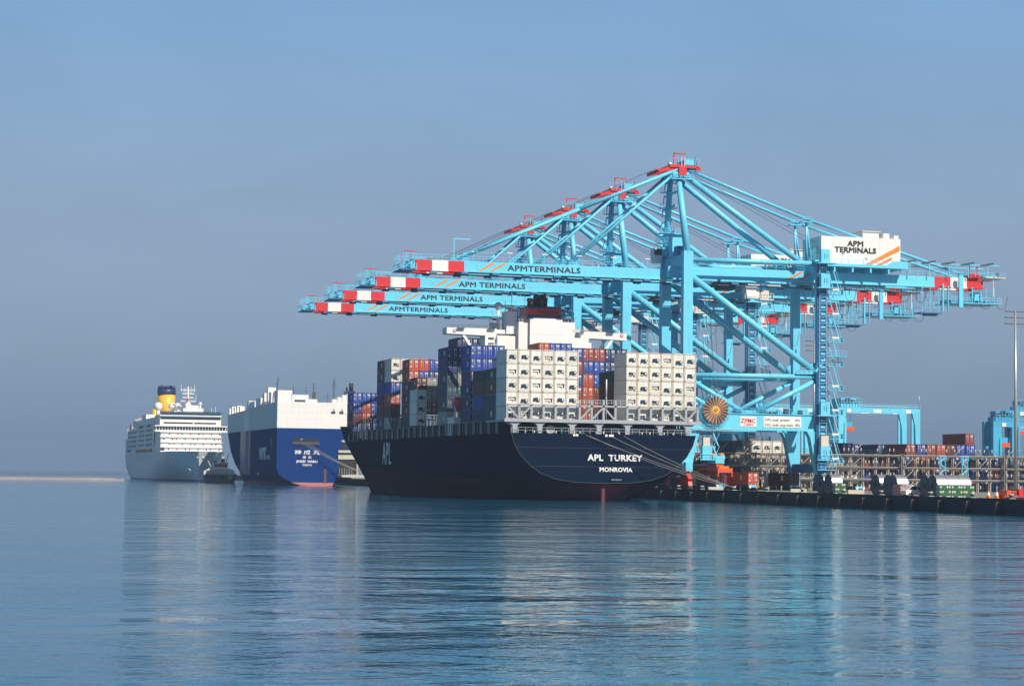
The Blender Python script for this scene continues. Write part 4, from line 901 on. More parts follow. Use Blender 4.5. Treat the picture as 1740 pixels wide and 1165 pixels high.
b.box(-9.9, -9.4, -.06, -.03, .8, 29.6, M['pcblue'])
for k, (x0, x1) in enumerate(((-15, -14.6),)): pass
b.box(7.4, 15.02, -.035, 0, 25.9, 26.05, M['cream'])
for x in (5.4, 8.4, 12.2): b.box(x-.7, x+.7, -.3, -.05, 26.2, 26.9, M['dgrey']); b.beam((x+.2, -.1, 26.6), (x+.2, -.1, 27.8), .25, .2, M['dgrey'])
b.box(2.4, 3.2, -.12, -.04, 1.0, 6.0, M['rustd']); b.box(2.0, 3.5, -.14, -.04, 4.8, 5.3, M['dgrey'])
for k in (0, 1): b.box(7.9+k*3.4, 8.1+k*3.4, -.12, -.04, 1.4, 5, M['dgrey'])
bx = b
# remove the vertical stripe that does not exist on the stern : keep fittings only
bx.v = bx.v[8:]; bx.f = [[i-8 for i in f] for f in bx.f[6:]]; bx.m = bx.m[6:]; bx.sm = bx.sm[6:]
bx.build('stern_fittings', pc)
b = MB()
b.box(-15.35, -15.01, 61, 66, 3.5, 20.4, M['nfun']); b.build('side_shade_panel', pc)  # raised dark panel paints in the shade of the hull's curve
b = MB(); b.prism([(-15.0, 66.5), (-15.9, 70), (-15.9, 84), (-15.0, 88)], 'z', 3.5, 20.5, M['pcblue']); b.prism([(-15.0, 66), (-15.5, 68), (-15.5, 78), (-15.0, 82)], 'z', 20.6, 28.5, M['white']); b.build('side_sponson', pc)
b = MB(); b.box(-15.12, -15.01, 9, 14, 14, 16.8, M['black']); b.box(-15.12, -15.01, 40, 44, 3.6, 4.4, M['pale']); b.build('side_door', pc)
b = MB()
W_ = M['white']
def vent(x, y, w_, d, h, z=29.6): b.mark(); b.box(x-w_/2, x+w_/2, y, y+d, z, z+h, W_)
vent(-12, 2, 5.2, 8, 4.2, 30); vent(-6.5, 2, 6.2, 8, 2.7, 30); vent(-1.5, 3, 3, 6, 1.2, 30)
b.box(-8.5, -4.5, 1.95, 2, 30.1, 30.9, M['dgrey'])
vent(-13.6, 16, 2.4, 5, 4.4); vent(-13.2, 24, 3, 3, 6.4); vent(-13.8, 32, 2, 4, 4.6); vent(-11, 30, 3, 6, 5.5)
vent(-13.2, 40, 3.4, 12, 3.4, 29.2); vent(-13.6, 55, 2.6, 14, 2.6, 29.2); vent(-13.4, 70, 3, 5, 3.4, 29)
for k in range(5): vent(-13.8, 95+k*7.5, 1.9, 3, 2.6+(k % 2)*.5, 28.3)
for x, z in ((8.4, 2.2), (10.2, 3), (11.8, 3.4), (6.6, 1.4)): vent(x, 4, 1.5, 4, z, 30)
b.build('roof_vent', pc)
b = MB()
for x, y, h, t in ((-13.5, 14, 9.5, .35), (-7.6, 10, 6.5, .18), (-2.6, 12, 6.2, .16), (-.2, 10, 7.5, .3), (5.4, 12, 3.8, .16), (7.6, 12, 9.0, .25), (8.4, 14, 10, .15)):
    b.mark(); b.beam((x, y, 29.8), (x+(.9 if h == 9.5 else 0), y, 29.8+h), t, t, M['dgrey'])
    b.beam((x-.8, y, 29.8+h*.75), (x+1.0, y, 29.8+h*.75), .14, .14, M['dgrey'])
b.box(-.5, .6, 9.6, 10.6, 30, 34, M['dgrey']); b.build('roof_mast', pc)
b = MB()
b.box(11.8, 14.6, 6, 14, 30, 31.4, W_); b.box(11.8, 14.6, 5.98, 6, 30.6, 30.9, M['red']); b.box(11.8, 14.6, 6, 14, 31.4, 32.2, M['red']); b.box(11.8, 14.6, 6, 14, 32.2, 33, W_); b.box(11.8, 14.6, 6, 14, 33, 34.6, M['nfun'])
b.tube((13.4, 8, 34.6), (13.4, 8, 37.5), .8, M['black'], 10); b.tube((12.2, 10, 34.6), (12.2, 10, 36), .3, M['black'], 8)
b.build('funnel', pc)
for k in range(3): rope((PX-6+k*1.2, 734.6, 15.2), (PX+22, 727, 2.7), 1.2, .07, ('thin', 'middle', 'lower')[k]+' mooring line from the car carrier stern opening to its ramp', 'car carrier mooring lines')
vb = empty('service_van', (PX+21.5, 727, QZ), 'small white van parked on the quay by the car carrier ramp', 'van')
def van(par, s=1.0, m=None):
    m = m or M['white']; b = MB()
    b.prism([(-2.3, .4), (2.3, .4), (2.3, 1.9), (1.0, 2.0), (-1.2, 2.0), (-1.9, 1.25), (-2.3, 1.1)], 'y', -.95, .95, m); b.build('body', par)
    b = MB(); b.prism([(-1.75, 1.25), (-.3, 1.25), (-.3, 1.85), (-1.2, 1.85)], 'y', -.97, -.955, M['glass']); b.prism([(-.1, 1.25), (1.8, 1.25), (1.8, 1.8), (-.1, 1.85)], 'y', -.97, -.955, M['glass']); b.build('window', par)
    for x in (-1.5, 1.5):
        b = MB(); b.tube((x, -1.0, .36), (x, -.7, .36), .36, M['tyre'], 14); b.tube((x, -1.01, .36), (x, -.95, .36), .18, M['steel'], 10); b.build('wheel', par)
        b = MB(); b.tube((x, 1.0, .36), (x, .7, .36), .36, M['tyre'], 14); b.build('wheel', par)
van(vb)

# ------------------------------------------------------------------ cruise ship
KX = 113.8
cs = empty('cruise_ship', (KX, 905, 0), 'white cruise ship with yellow funnel coming bow on at the far left', 'ship')
chm = hull_mat('cruise_hull', [(.8, (.02, .05, .14)), (99, (.66, .70, .70))], streak=.15, sc=(.3, .32, .34))
st = [[(3, .05, -2), (3, .05, 0), (2.4, .1, 2.5), (1.4, .3, 6), (.4, .6, 10), (-1, 1.0, 13.2)],
      [(14, 1.4, -2), (14, 1.8, 0), (13, 2.8, 2.5), (12, 5.0, 6), (11, 8.4, 10), (10, 10.8, 13.2)],
      [(30, 4.2, -2), (30, 5.2, 0), (30, 7.2, 2.5), (30, 10, 6), (30, 12.8, 10), (30, 13.8, 13.1)],
      rz(55, [(9, -2), (10.4, 0), (12, 2.5), (13.3, 6), (13.9, 10), (14, 13)]),
      rz(85, [(13, -2), (13.8, 0), (14, 2.5), (14, 6), (14, 10), (14, 13)]),
      rz(170, [(13, -2), (13.6, 0), (14, 2.5), (14, 6), (14, 10), (14, 13)]),
      rz(205, [(9, -2), (10, 0), (12, 2.5), (13.4, 6), (13.9, 10), (14, 13)])]
chh = loft(st, chm, 'hull', cs)
b = MB()
for s in (-1, 1):
    b.mark(); b.box(s*12.6-.6, s*12.6+.6, 19.5, 22, 10.6, 11.1, M['white']); b.tube((s*4.6, 8.0, 6.2), (s*3.6, 5.2, 5.0), .35, M['pale'], 8)
b.mark(); b.box(-.3, .3, 1.2, 1.7, 0, 10, M['pale']); b.box(-1.6, 1.6, .2, 1, 10.4, 10.7, M['white'])  # pale stem strip paints in the sunlit line on the bow
b.build('anchor_and_stem_highlight', cs)
# front : stepped decks
b = MB()
cw = M['white']
zs = [13.1, 15.4, 17.7, 20.0, 22.2]
for k, z in enumerate(zs[:-1]):
    y = 33+k*.9; b.box(-13.9+.1*k, 13.9-.1*k, y, 60, z, z+2.0, cw); b.box(-14.1, 14.1, y-.8, 60, z+2.0, z+2.3, cw)
    for q in range(14):
        x = -12.5+q*1.9+(k % 2)*.6
        if (q*7+k*3) % 5 < 3: b.box(x, x+.55, y-.03, y, z+.8, z+1.5, M['winblue'] if (q+k) % 3 else M['red'])
b.box(-13.9, -12.2, 32.96, 33, 13.6, 14.8, M['winblue']); b.box(-8.5, -4.5, 35.66, 35.7, 20-2.0, 20-1.3, M['nfun']); b.box(6, 10.5, 35.6, 35.7, 18.0, 18.5, M['pale'])
fb = b.build('front_decks', cs)
b = MB()
b.prism([(-16.4, 22.2), (16.4, 22.2), (16.4, 23.0), (-16.4, 23.0)], 'y', 35.2, 42, cw); b.box(-15.7, 15.7, 35.9, 42, 23.0, 24.6, M['glass']); b.box(-16.4, 16.4, 35.2, 42.5, 24.6, 25.1, cw); b.box(-13.8, 13.8, 38, 60, 25.1, 29.4, cw)
for q in range(25): x = -15.6+q*1.3; b.box(x-.11, x+.11, 35.75, 35.92, 23.0, 24.6, cw)
b.build('bridge', cs)
b = MB(); b.box(-12.2, 1, 37.95, 38, 25.9, 26.6, M['glass']); b.box(1.6, 11.6, 37.95, 38, 25.9, 26.6, M['glass']); b.box(-13.6, 13.6, 37.9, 38, 27.9, 28.9, M['glass']); b.box(-14, 14, 37.2, 60, 29.4, 29.9, cw); b.build('window_band', cs)
b = MB(); b.rail((-14, 37.2, 29.9), (14, 37.2, 29.9), M['window_rail'] if 'window_rail' in M else M['winblue'], 1.5, 1.2, .25); b.box(-13.6, 13.6, 38.5, 38.6, 29.9, 31.2, M['winblue'])
b.box(-3, 6.2, 42, 52, 29.9, 33.2, cw); b.box(-1.5, 4.2, 44, 50, 33.2, 34.6, cw); b.box(-7, -3, 44, 50, 29.9, 32, cw); b.build('top_house', cs)
# side decks with balconies (floors, dividers, dark cabins)
b = MB()
b.box(-13.0, 13.0, 60, 196, 13, 26.5, M['winblue']); lv = [13.0, 15.4, 17.7, 20.0, 22.2, 24.4, 26.6]
for k, z in enumerate(lv):
    y1 = 204 if k < 4 else 190 if k < 6 else 165
    b.box(-14.1, 14.1, 60, y1, z-.3, z+.65, cw)
for y in range(60, 196, 4):
    for s in (-1, 1): b.box(s*13.6-.45, s*13.6+.45, y, y+.3, 15.6, 24.4, cw)
for y0 in (60, 96, 135): b.box(-14.15, -12.9, y0, y0+7, 13, 27, cw); b.box(12.9, 14.15, y0, y0+7, 13, 27, cw)
b.box(-14.05, 14.05, 196, 204, 13, 20, cw)
b.build('cabin_decks', cs)
b = MB()
for y in range(62, 190, 5): b.box(-14.06, -13.5, y, y+2.4, 10.2, 12.3, M['winblue'])
b.build('promenade_openings', cs)
b = MB()
b.box(-13.4, 13.4, 60, 160, 27.2, 29.4, cw); b.box(-13.6, -13.4, 60, 100, 27.6, 28.8, M['winblue'])
b.box(-13.6, -9, 104, 122, 29.4, 31.6, cw); b.box(-13.6, -10, 150, 168, 27, 29.6, cw); b.box(-13.5, -11, 176, 188, 25, 28.4, cw); b.rail((-13.6, 122, 29.4), (-13.6, 160, 29.4), cw, 1.4, 3, .25); b.rail((-13.6, 160, 27), (-13.6, 200, 25), cw, 1.6, 3, .25)
b.build('upper_decks', cs)
for k in range(5):
    b = MB(); b.ball((0, 0, 0), 1.3, M['orange'], 10, .9); o = b.build('lifeboat', cs, (-14.3, 72+k*16, 14.3)); o.scale = (.8, 4.2, 1); b = MB(); b.ball((0, 0, .35), 1.28, cw, 10, .7); b.build('canopy', o)
b = MB(); b.tube((0, 0, 0), (0, 0, 11.2), 4.3, M['yellow'], 28); f = b.build('funnel', cs, (-.6, 135, 31.4))
b = MB(); b.tube((0, 0, 11.2), (0, 0, 13.8), 4.6, M['nfun'], 28)
for k in range(8): a = k*math.pi/4; b.tube((3.3*math.cos(a), 3.3*math.sin(a), 13.8), (3.6*math.cos(a), 3.6*math.sin(a), 15.2+.4*(k % 2)), .9, M['nfun'], 8)
b.build('funnel_crown', f)
b = MB(); b.box(-5.5, 5, 130, 142, 28, 33, cw); b.tube((-6.8, 128, 29), (-6.8, 128, 34.8), 1.5, M['yellow'], 12); b.build('funnel_base', cs)
b = MB()
for x, y, z, r in ((-13.2+1.0, 62, 34.3, 2.0), (-6.2, 58, 34.4, 1.9), (-4.0, 54, 34.3, 1.7), (-.2, 48, 34.6, 1.5), (5.2, 46, 35.4, .8)): b.mark(); b.ball((x, y, z), r, cw, 14); b.tube((x, y, 29.9), (x, y, z-r*.8), r*.45, cw, 8)
b.build('radome', cs)
b = MB()
b.tube((0, 50, 34), (0, 50, 43.5), .5, cw, 8, r2=.25)
for z, w_ in ((36.5, 3.4), (38.2, 2.6), (40, 2.8), (41.6, 3.4)): b.beam((-w_, 50, z), (w_, 50, z), .35, .3, cw); b.beam((-w_, 50, z+.5), (w_, 50, z+.5), .12, .12, cw)
for x, z in ((-3.2, 44.5), (2.8, 44.2), (-1.4, 43), (1.4, 43.4), (3.6, 40)): b.beam((x, 50, z-3.5), (x, 50, z), .15, .15, cw)
b.box(-.7, .2, 49, 49.3, 36.9, 38, M['red']); b.beam((11, 50, 29.9), (11, 50, 33.6), .14, .14, cw); b.beam((12.8, 50, 29.9), (12.8, 50, 34.2), .14, .14, cw)
b.build('mast', cs)

# ------------------------------------------------------------------ tug
tg = empty('tug_boat', (113.2, 838, 0), 'small dark hulled tug with white wheelhouse between the cruise ship and car carrier', 'boat', rz=R(-8))
tm = hull_mat('tug_hull', [(99, (.05, .07, .11))], streak=.3)
st = [rz(-4, [(.02, -.8), (3.5, 0), (5.6, 1.6), (6.4, 3.4)]), rz(0, [(2, -1), (5.4, 0), (6.4, 1.6), (6.8, 3.3)]), rz(7, [(4, -1), (5.8, 0), (6.6, 1.6), (7, 3.4)]), rz(17, [(3, -1), (4, 0), (5, 1.8), (5.8, 4.0)]), rz(23, [(.1, -1), (.2, 0), (.5, 2), (1, 4.8)])]
loft(st, tm, 'hull', tg)
b = MB(); b.box(-5.4, 5.2, 1, 12, 3.3, 5.4, M['cream']); b.box(-6.2, -5.2, -3.6, 6, 3.4, 4.4, M['white']); b.box(3.6, 6.0, -3.4, 1, 3.4, 5.2, M['white']); b.box(-4.6, 4.6, 2, 12, 5.4, 5.8, M['white']); b.box(-2.6, 3.4, 4, 10, 5.6, 8.0, M['white']); b.box(-2.2, 3.0, 3.94, 4, 6.6, 7.6, M['glass']); b.box(-3, 3.8, 3.6, 10.4, 8.0, 8.25, M['white']); b.box(-.6, .9, 1.94, 2, 3.4, 5.3, M['glass'])
b.rail((-6.2, -3.2, 3.5), (6.2, -3.2, 3.5), M['white'], 1.2, 1, .12); b.box(-6, -3.2, -2, 3, 3.4, 5.0, M['cream']); b.build('wheelhouse', tg)
b = MB(); b.tube((1.2, 11, 5.6), (1.2, 11, 9.8), .9, M['red'], 10); b.tube((-1.8, 11, 5.6), (-1.8, 11, 9), .7, M['red'], 10); b.build('exhaust_stack', tg)
b = MB(); b.tube((0, 8, 8), (.2, 8, 12.6), .22, M['white'], 6); b.beam((-1.6, 8, 10.6), (1.9, 8, 10.6), .18, .18, M['white']); b.beam((2.4, 7, 8), (3.6, 9, 12), .3, .3, M['white']); b.beam((-3, 3, 5.6), (-4.8, 1, 9), .25, .25, M['white']); b.build('mast', tg)
b = MB()
for x in (-5, -2, 1.2, 4.2): b.mark(); b.tube((x, -4.2, 2.4), (x, -3.9, 2.4), .7, M['tyre'] if x != 4.2 else M['yellow'], 12)
b.build('tyre_fender', tg)

# ------------------------------------------------------------------ yard
def rtg(x, y, L, H, D, label, m):
    r = empty('yard_crane', (x, y, QZ), label, 'crane', 'blue yard gantry cranes behind the container racks'); h = H-QZ
    for yy in (0, D):
        b = MB(); b.box(0, L, yy-.6, yy+.6, h-2.3, h-.9, m); b.rail((0, yy-.7, h-.9), (L, yy-.7, h-.9), m, 1.1, 2, .1); b.box(L*.42, L*.52, yy-.76, yy-.71, h-2.3, h-1.3, M['white']); b.box(L*.1, L*.15, yy-.76, yy-.71, h-2.3, h-1.3, M['white']); b.box(L*.82, L*.88, yy-.76, yy-.71, h-2.3, h-1.3, M['white']); b.build('top_beam', r)
        for xx, s in ((0, 1), (L, -1)):
            b = MB(); b.prism([(xx, 1.6), (xx+s*1.0, 1.6), (xx+s*1.7, h-6), (xx+s*2.6, h-2.3), (xx, h-2.3)], 'y', yy-.6, yy+.6, m); b.box(xx+s*2.4-.3, xx+s*2.4+.3, yy-.3, yy+.3, 1.6, h-4, m); b.build('leg', r)
    for xx in (.7, L-.7):
        b = MB(); b.box(xx-.6, xx+.6, -2, D+2, .9, 2.0, m); b.build('sill_beam', r)
        for yy in (-1, 1, D-1, D+1): b = MB(); b.tube((xx-.4, yy, .75), (xx+.4, yy, .75), .75, M['tyre'], 14); b.build('wheel', r)
    b = MB(); b.box(1.2, 7.6, .4, D-.4, h-.9, h+.3, m); b.box(1.6, 2.8, 1, D-1, h+.3, h+1.9, m); b.box(4.8, 6.4, 1, D-1, h+.3, h+2.1, m)
    for k in range(5): b.tube((2+k*1.1, .6, h+.7+.5*(k % 2)), (2+k*1.1, 2, h+.7+.5*(k % 2)), .45, M['dgrey'] if k % 2 else M['rustd'], 8)
    b.rail((1.2, .2, h-.5), (8, .2, h-.5), m, 2.6, .9, .12); b.build('trolley', r)
    b = MB(); b.box(L*.3, L*.98, -.5, -.3, h-.4, h-.25, M['cream']); b.tube((L-.1, 0, h-.9), (L-.1, 0, h+3.4), .12, M['steel'], 6); b.build('cable_chain', r)
    b = MB()
    for xx in (2.8, 4.8): b.tube((xx, 1.6, h-6), (xx, 1.6, h-1), .05, M['rope'], 4)
    b.box(2.4, 5.2, .9, 2.6, h-6.6, h-5.2, M['cyan2']); b.box(1.8, 5.8, .8, 2.7, h-7.8, h-6.6, M['redor']); b.build('spreader', r)
    return r
rtg(262.5, 570, 27, 27.2, 9, 'blue yard gantry crane spanning beside the nearest crane leg, widest of the yard cranes', M['cyan'])
rtg(262, 640, 26, 29.4, 9, 'blue yard gantry crane partly hidden behind the nearest crane leg and the wide yard crane', M['cyan'])
rtg(275.6, 500, 25, 21.8, 5, 'blue yard gantry crane at the right edge, behind the lamp mast', M['cyan2'])
rtg(292.5, 520, 24, 25.6, 3, 'tall blue yard crane legs at the right edge, just behind the lamp mast', M['cyan2'])

def rack(x, y, n, label, seed):
    r = empty('reefer_rack', (x, y, QZ), label, 'rack', 'steel container racks on the terminal')
    rnd = random.Random(seed); W = 6.6; b = MB()
    for i in [k*.5 for k in range(2*n+1)]:
        b.mark(); b.box(i*W-.16, i*W+.16, -.2, .15, 0, 8.9, M['rackc']); b.box(i*W-.5, i*W-.38, -.1, .1, 0, 8.9, M['rackc'])
    b.build('post', r)
    for z in (2.9, 5.8, 8.7):
        b = MB(); b.box(0, n*W, -.35, 1.2, z-.32, z-.1, M['rackc']); b.box(0, n*W, -.5, -.3, z-.1, z+.0, M['ivory'])
        b.rail((0, -.45, z), (n*W, -.45, z), M['rackd'], 1.0, 1.6, .06); b.box(0, n*W, -.36, -.34, z-.55, z-.35, M['rackd']); b.build('walkway', r)
    b = MB()
    for z in (0, 2.9, 5.8, 8.7):
        for k in range(int(n*W/1.1)):
            if rnd.random() < .5: b.mark(); x_ = k*1.1+rnd.uniform(.1, .5); b.box(x_, x_+.24, -.22, -.02, z+.7, z+1.5, M['ivory'] if z or rnd.random() < .5 else M['rackc']) if 1 else (CMbright if z or rnd.random() < .5 else M['ivory'])
    b.build('power_socket', r); b = MB(); b.mark()
    for z in (0, 2.9, 5.8, 8.7):
        for i in range(n):
            if rnd.random() < .35: b.mark(); b.beam((i*W+.4, 0, z+.1), (i*W+3, 0, z+2.5), .18, .18, M['rackc'])
    b.build('cross_brace', r); return r
rk = [(171.9, 455, 4), (198.3, 452, 4), (224.6, 450.5, 4), (251.2, 449, 4)]
for i, (x, y, n) in enumerate(rk): rack(x, y, n, ('steel container rack behind the trucks and the left crane legs', 'steel container rack left of the nearest crane leg base', 'long steel container rack behind the steel coils', 'steel container rack behind the lamp mast at the right edge')[i], 20+i)
_n = [0]
def ycont(x, y, z, color, label, group, L=12.2, H=2.85, mk=None):
    end = 'reefer' if color == 'white' else 'door'
    return container(x, y, z, color, L, H, end, label, group, marks=(mk if mk is not None else _n[0] % 2))
rnd = random.Random(5)
cols = ['navy', 'maroon', 'blue', 'navy', 'red', 'slate', 'maroon', 'navy', 'blue', 'brown', 'slate', 'navy', 'green', 'maroon', 'red', 'blue']
rowc = 0
for k in range(32):
    x = 199+k*2.62
    for t in range(3):
        c = cols[(k*5+t*3+rnd.randint(0, 2)) % 16] if k > 5 else rnd.choice(('pale', 'white', 'grey', 'white'))
        where = ORD[k] if k < 16 else None
        pos = f'{ORD[k]} column from the left' if k < 16 else f'{ORD[31-k]} column from the right' if k < 31 else 'rightmost column'
        ycont(x, 453.4-(k*.055), QZ+.05+t*2.92, c, f"{WORD[c]} container on the {('ground', 'second', 'third')[t]} level, {pos} of the rack row", 'containers behind the steel racks')
# upper row standing on top, behind the rack : long dark sides and lit ends
top = [(212.5, 'navy', 0), (216, 'blue', 0), (223.6, 'navy', 0), (231.2, 'navy', 0), (233.2, 'red', 0), (236.1, 'blue', 0), (238.8, 'red', 0), (241.5, 'orange', 0), (244.2, 'brown', 0), (246.9, 'blue', 0), (249.6, 'blue', 0), (249.4, 'red', 1)]
names = ['leftmost dark navy', 'second from the left blue', 'third from the left dark navy', 'fourth from the left dark navy', 'fifth from the left brick red', 'sixth from the left blue', 'seventh from the left brick red', 'eighth from the left orange red', 'brown', 'blue, left of two under the raised one,', 'blue, right and lowest under the raised one,', 'brick red and topmost']
for (x, c, t), nm in zip(top, names): ycont(x, 478 if x in (223.6, 231.2) else 466, QZ+8.8+t*2.85, c, nm+' container on the high row behind the rack', 'containers on the high row behind the rack', L=12.2)
for i, (x, c) in enumerate([(212.5, 'navy'), (216, 'navy'), (222.6, 'blue'), (229.4, 'navy'), (232, 'blue'), (234.9, 'slate'), (237.6, 'blue'), (240.3, 'green'), (243, 'brown'), (245.7, 'navy'), (248.4, 'blue')]):
    ycont(x, 466, QZ+5.9, c, f'{WORD[c]} container under the {ORD[i]} container of the high row', 'containers on the high row behind the rack')
for i in range(6): ycont(183.2+i*2.62, 457.2, QZ+8.8, ('slate', 'grey', 'white', 'white', 'white', 'white')[i], f"{('slate blue', 'grey', 'white', 'white', 'white', 'white')[i]} container on top of the left rack, {ORD[i]} from the left", 'containers on top of the left rack', mk=0)
for i in range(10):
    for t in range(3):
        c = rnd.choice(('pale', 'beige', 'grey', 'white', 'slate') if i > 3 else ('slate', 'navy', 'maroon', 'pale'))
        ycont(172.4+i*2.62, 457.2, QZ+.05+t*2.92, c, f"{WORD[c]} container in the left rack, {('ground', 'second', 'third')[t]} level, {ORD[i]} column from the left", 'containers in the left rack', mk=0)

# steel coils with chequered crates
coilm = MB()
n = 40
for k in range(n):
    pass
coilm.tube((0, 0, 1.9), (2.05, 0, 1.9), 1.88, M['coil'], n, cap=False)
coilm.tube((-.02, 0, 1.9), (2.07, 0, 1.9), 1.86, M['coilend_shade'], n)  # dark end discs paint in the shade on the coil's end face
for x in (.02, .7, 1.4, 2.0): coilm.tube((x, 0, 1.9), (x+.04, 0, 1.9), 1.9, M['steel'], n, cap=False)
coilm.tube((-.05, 0, 1.9), (-.02, 0, 1.9), .5, M['black'], 20)
for r_ in (.9, 1.3, 1.65):
    for k in range(32): a = k*math.pi/16; a2 = (k+1)*math.pi/16; coilm.beam((-.03, r_*math.cos(a), 1.9+r_*math.sin(a)), (-.03, r_*math.cos(a2), 1.9+r_*math.sin(a2)), .03, .04, M['dgrey'])
cme = coilm.mesh('steel_coil')
coils = [(160.2, 355.6, 'rear steel coil of the left pair, mostly hidden, only its dark end seen'), (160.0, 351.6, 'front steel coil of the left pair beside the crane leg'),
         (161.2, 334.3, 'leftmost steel coil of the middle group of three'), (161.6, 330.2, 'middle steel coil of the middle group of three'), (160.6, 326.2, 'rightmost steel coil of the middle group, beside the pink box'),
         (161.1, 315.3, 'rear steel coil at the left of the right hand row'), (160.4, 311.2, 'first steel coil of the right hand row, above the left chequered crate'), (162.5, 311.2, 'middle steel coil of the right hand row'), (164.6, 311.2, 'rightmost steel coil of the right hand row')]
for x, y, lab in coils:
    o = bpy.data.objects.new('steel_coil', cme); COL.objects.link(o); o.location = (x, y, QZ); tag(o, lab, 'coil', 'big bright steel coils on the quay')
ck = MB(); ck.box(0, 2.1, 0, 1.2, 0, 2.1, M['green'])
for i in range(5):
    for j in range(5):
        if (i*j+i+2*j) % 4 in (0, 3) and j != 1: ck.box(.06+i*.4, .06+i*.4+.3, -.04, -.003, .06+j*.4, .06+j*.4+.3, M['cream'])
        if (i+j) % 2 == 0: ck.box(-.04, -.003, .05+i*.24, .05+i*.24+.18, .08+j*.4, .38+j*.4, M['white'])
kme = ck.mesh('chequered_crate')
for x, y, lab in ((159.9, 348.2, 'green and white chequered crate in front of the left pair of coils'), (160.0, 307.8, 'leftmost green and white chequered crate of the row before the coils'), (162.15, 307.8, 'middle green and white chequered crate of the row before the coils'), (164.3, 307.8, 'rightmost green and white chequered crate of the row before the coils')):
    o = bpy.data.objects.new('chequered_crate', kme); COL.objects.link(o); o.location = (x, y, QZ); tag(o, lab, 'crate', 'chequered crates by the coils')
ycont(159.4, 320.8, QZ+.05, 'pink', 'small faded pink container beside the white van on the quay', None, L=3.0, H=2.1)
v2 = empty('parked_van', (161.2, 318.7, QZ), 'white van parked on the quay between the pink container and the coils', 'van'); van(v2)

# trucks with containers under the cranes
def truck(x, y, col, label, clabel):
    t = empty('container_truck', (x, y, QZ), label, 'truck', 'trucks under the cranes'); b = MB()
    b.box(.1, 2.4, .2, 12.4, 1.0, 1.3, M['dgrey']); b.box(.15, 2.35, .1, .2, .75, 1.3, M['cyan']); b.box(.3, .7, .02, .1, .6, 1.1, M['white']); b.box(1.8, 2.2, .02, .1, .6, 1.1, M['white']); b.build('chassis', t)
    b = MB(); b.box(.1, 2.4, 13, 15, .8, 3.3, M['white'] if col else M['dgrey']); b.box(.3, 2.2, 15, 15.03, 2, 3, M['glass']); b.build('cab', t)
    for yy in (1.2, 2.6, 4, 11.2, 14.0):
        for xx in (.1, 2.1): b = MB(); b.tube((xx, yy, .5), (xx+.35, yy, .5), .5, M['tyre'], 12); b.build('wheel', t)
    if col: container(x+.03, y+.1, QZ+1.32, col, 12.2, 2.75, 'door', clabel, 'containers carried by the trucks', marks=1)
truck(167.9, 428.5, 'red', 'truck chassis under the orange spreader near the ship stern', 'brick red container under the orange spreader')
truck(172.6, 421, 'orange', 'truck chassis between the first two crane legs', 'orange red container on the truck between the crane legs')
truck(190.6, 405, None, 'empty truck chassis standing right of the orange red container', '')
truck(188.8, 436, 'maroon', 'truck parked under the landside beam of the nearest crane', 'dark maroon container under the landside beam of the nearest crane')
sp = empty('container_spreader', (168.0, 426.4, QZ), 'orange container spreader with blue head block just above a red container', 'spreader')
b = MB(); b.box(-.1, 2.6, 0, 12, 4.3, 4.8, M['redor']); b.box(-.5, 3.0, -.2, .3, 3.9, 4.9, M['redor']); b.box(-.5, 3, 11.8, 12.3, 3.9, 4.9, M['redor']); b.box(.1, 2.4, .5, 1.4, 4.8, 5.3, M['orange']); b.box(.1, 2.4, 2, 9, 4.8, 5.3, M['redor']); b.box(.4, 2.1, 3, 8, 5.3, 5.7, M['redor'])
for x in (-.5, 2.75): b.box(x, x+.25, -.25, .1, 3.0, 4, M['redor'])
b.build('frame', sp)
b = MB(); b.box(.2, 2.3, 3, 8, 5.9, 7.2, M['cyan']); b.box(-.2, 2.7, 3.5, 7.5, 6.9, 7.6, M['cyan']); b.tube((.2, 4, 7.8), (.2, 7, 7.8), .45, M['orange'], 10); b.tube((2.3, 4, 7.8), (2.3, 7, 7.8), .45, M['orange'], 10); b.build('head_block', sp)
b = MB()
for x, y in ((.2, 4.2), (2.3, 4.2), (.2, 6.8), (2.3, 6.8), (1.1, 4.2)): b.tube((x, y, 7.8), (x, y+6, 45), .04, M['rope'], 4)
b.build('hoist_ropes', sp)
s2 = empty('stored_spreader', (183.6, 500, QZ), 'orange and blue spreader standing on stacked containers in the distance', 'spreader')
b = MB(); b.box(0, 6, 0, 2.4, 11.4, 12.4, M['orange']); b.build('frame', s2); b = MB(); b.box(1.2, 4.6, .3, 2, 12.4, 14.6, M['cyan2']); b.box(.8, 5, .3, 2, 13.6, 14.2, M['cyan']); b.build('head_block', s2)
ycont(183.6, 521, QZ+8.5, 'blue', 'blue container under the distant orange spreader', 'far containers near the ship stern', mk=0); ycont(186.3, 521, QZ+8.5, 'slate', 'slate blue container beside the blue one under the distant spreader', 'far containers near the ship stern', mk=0)
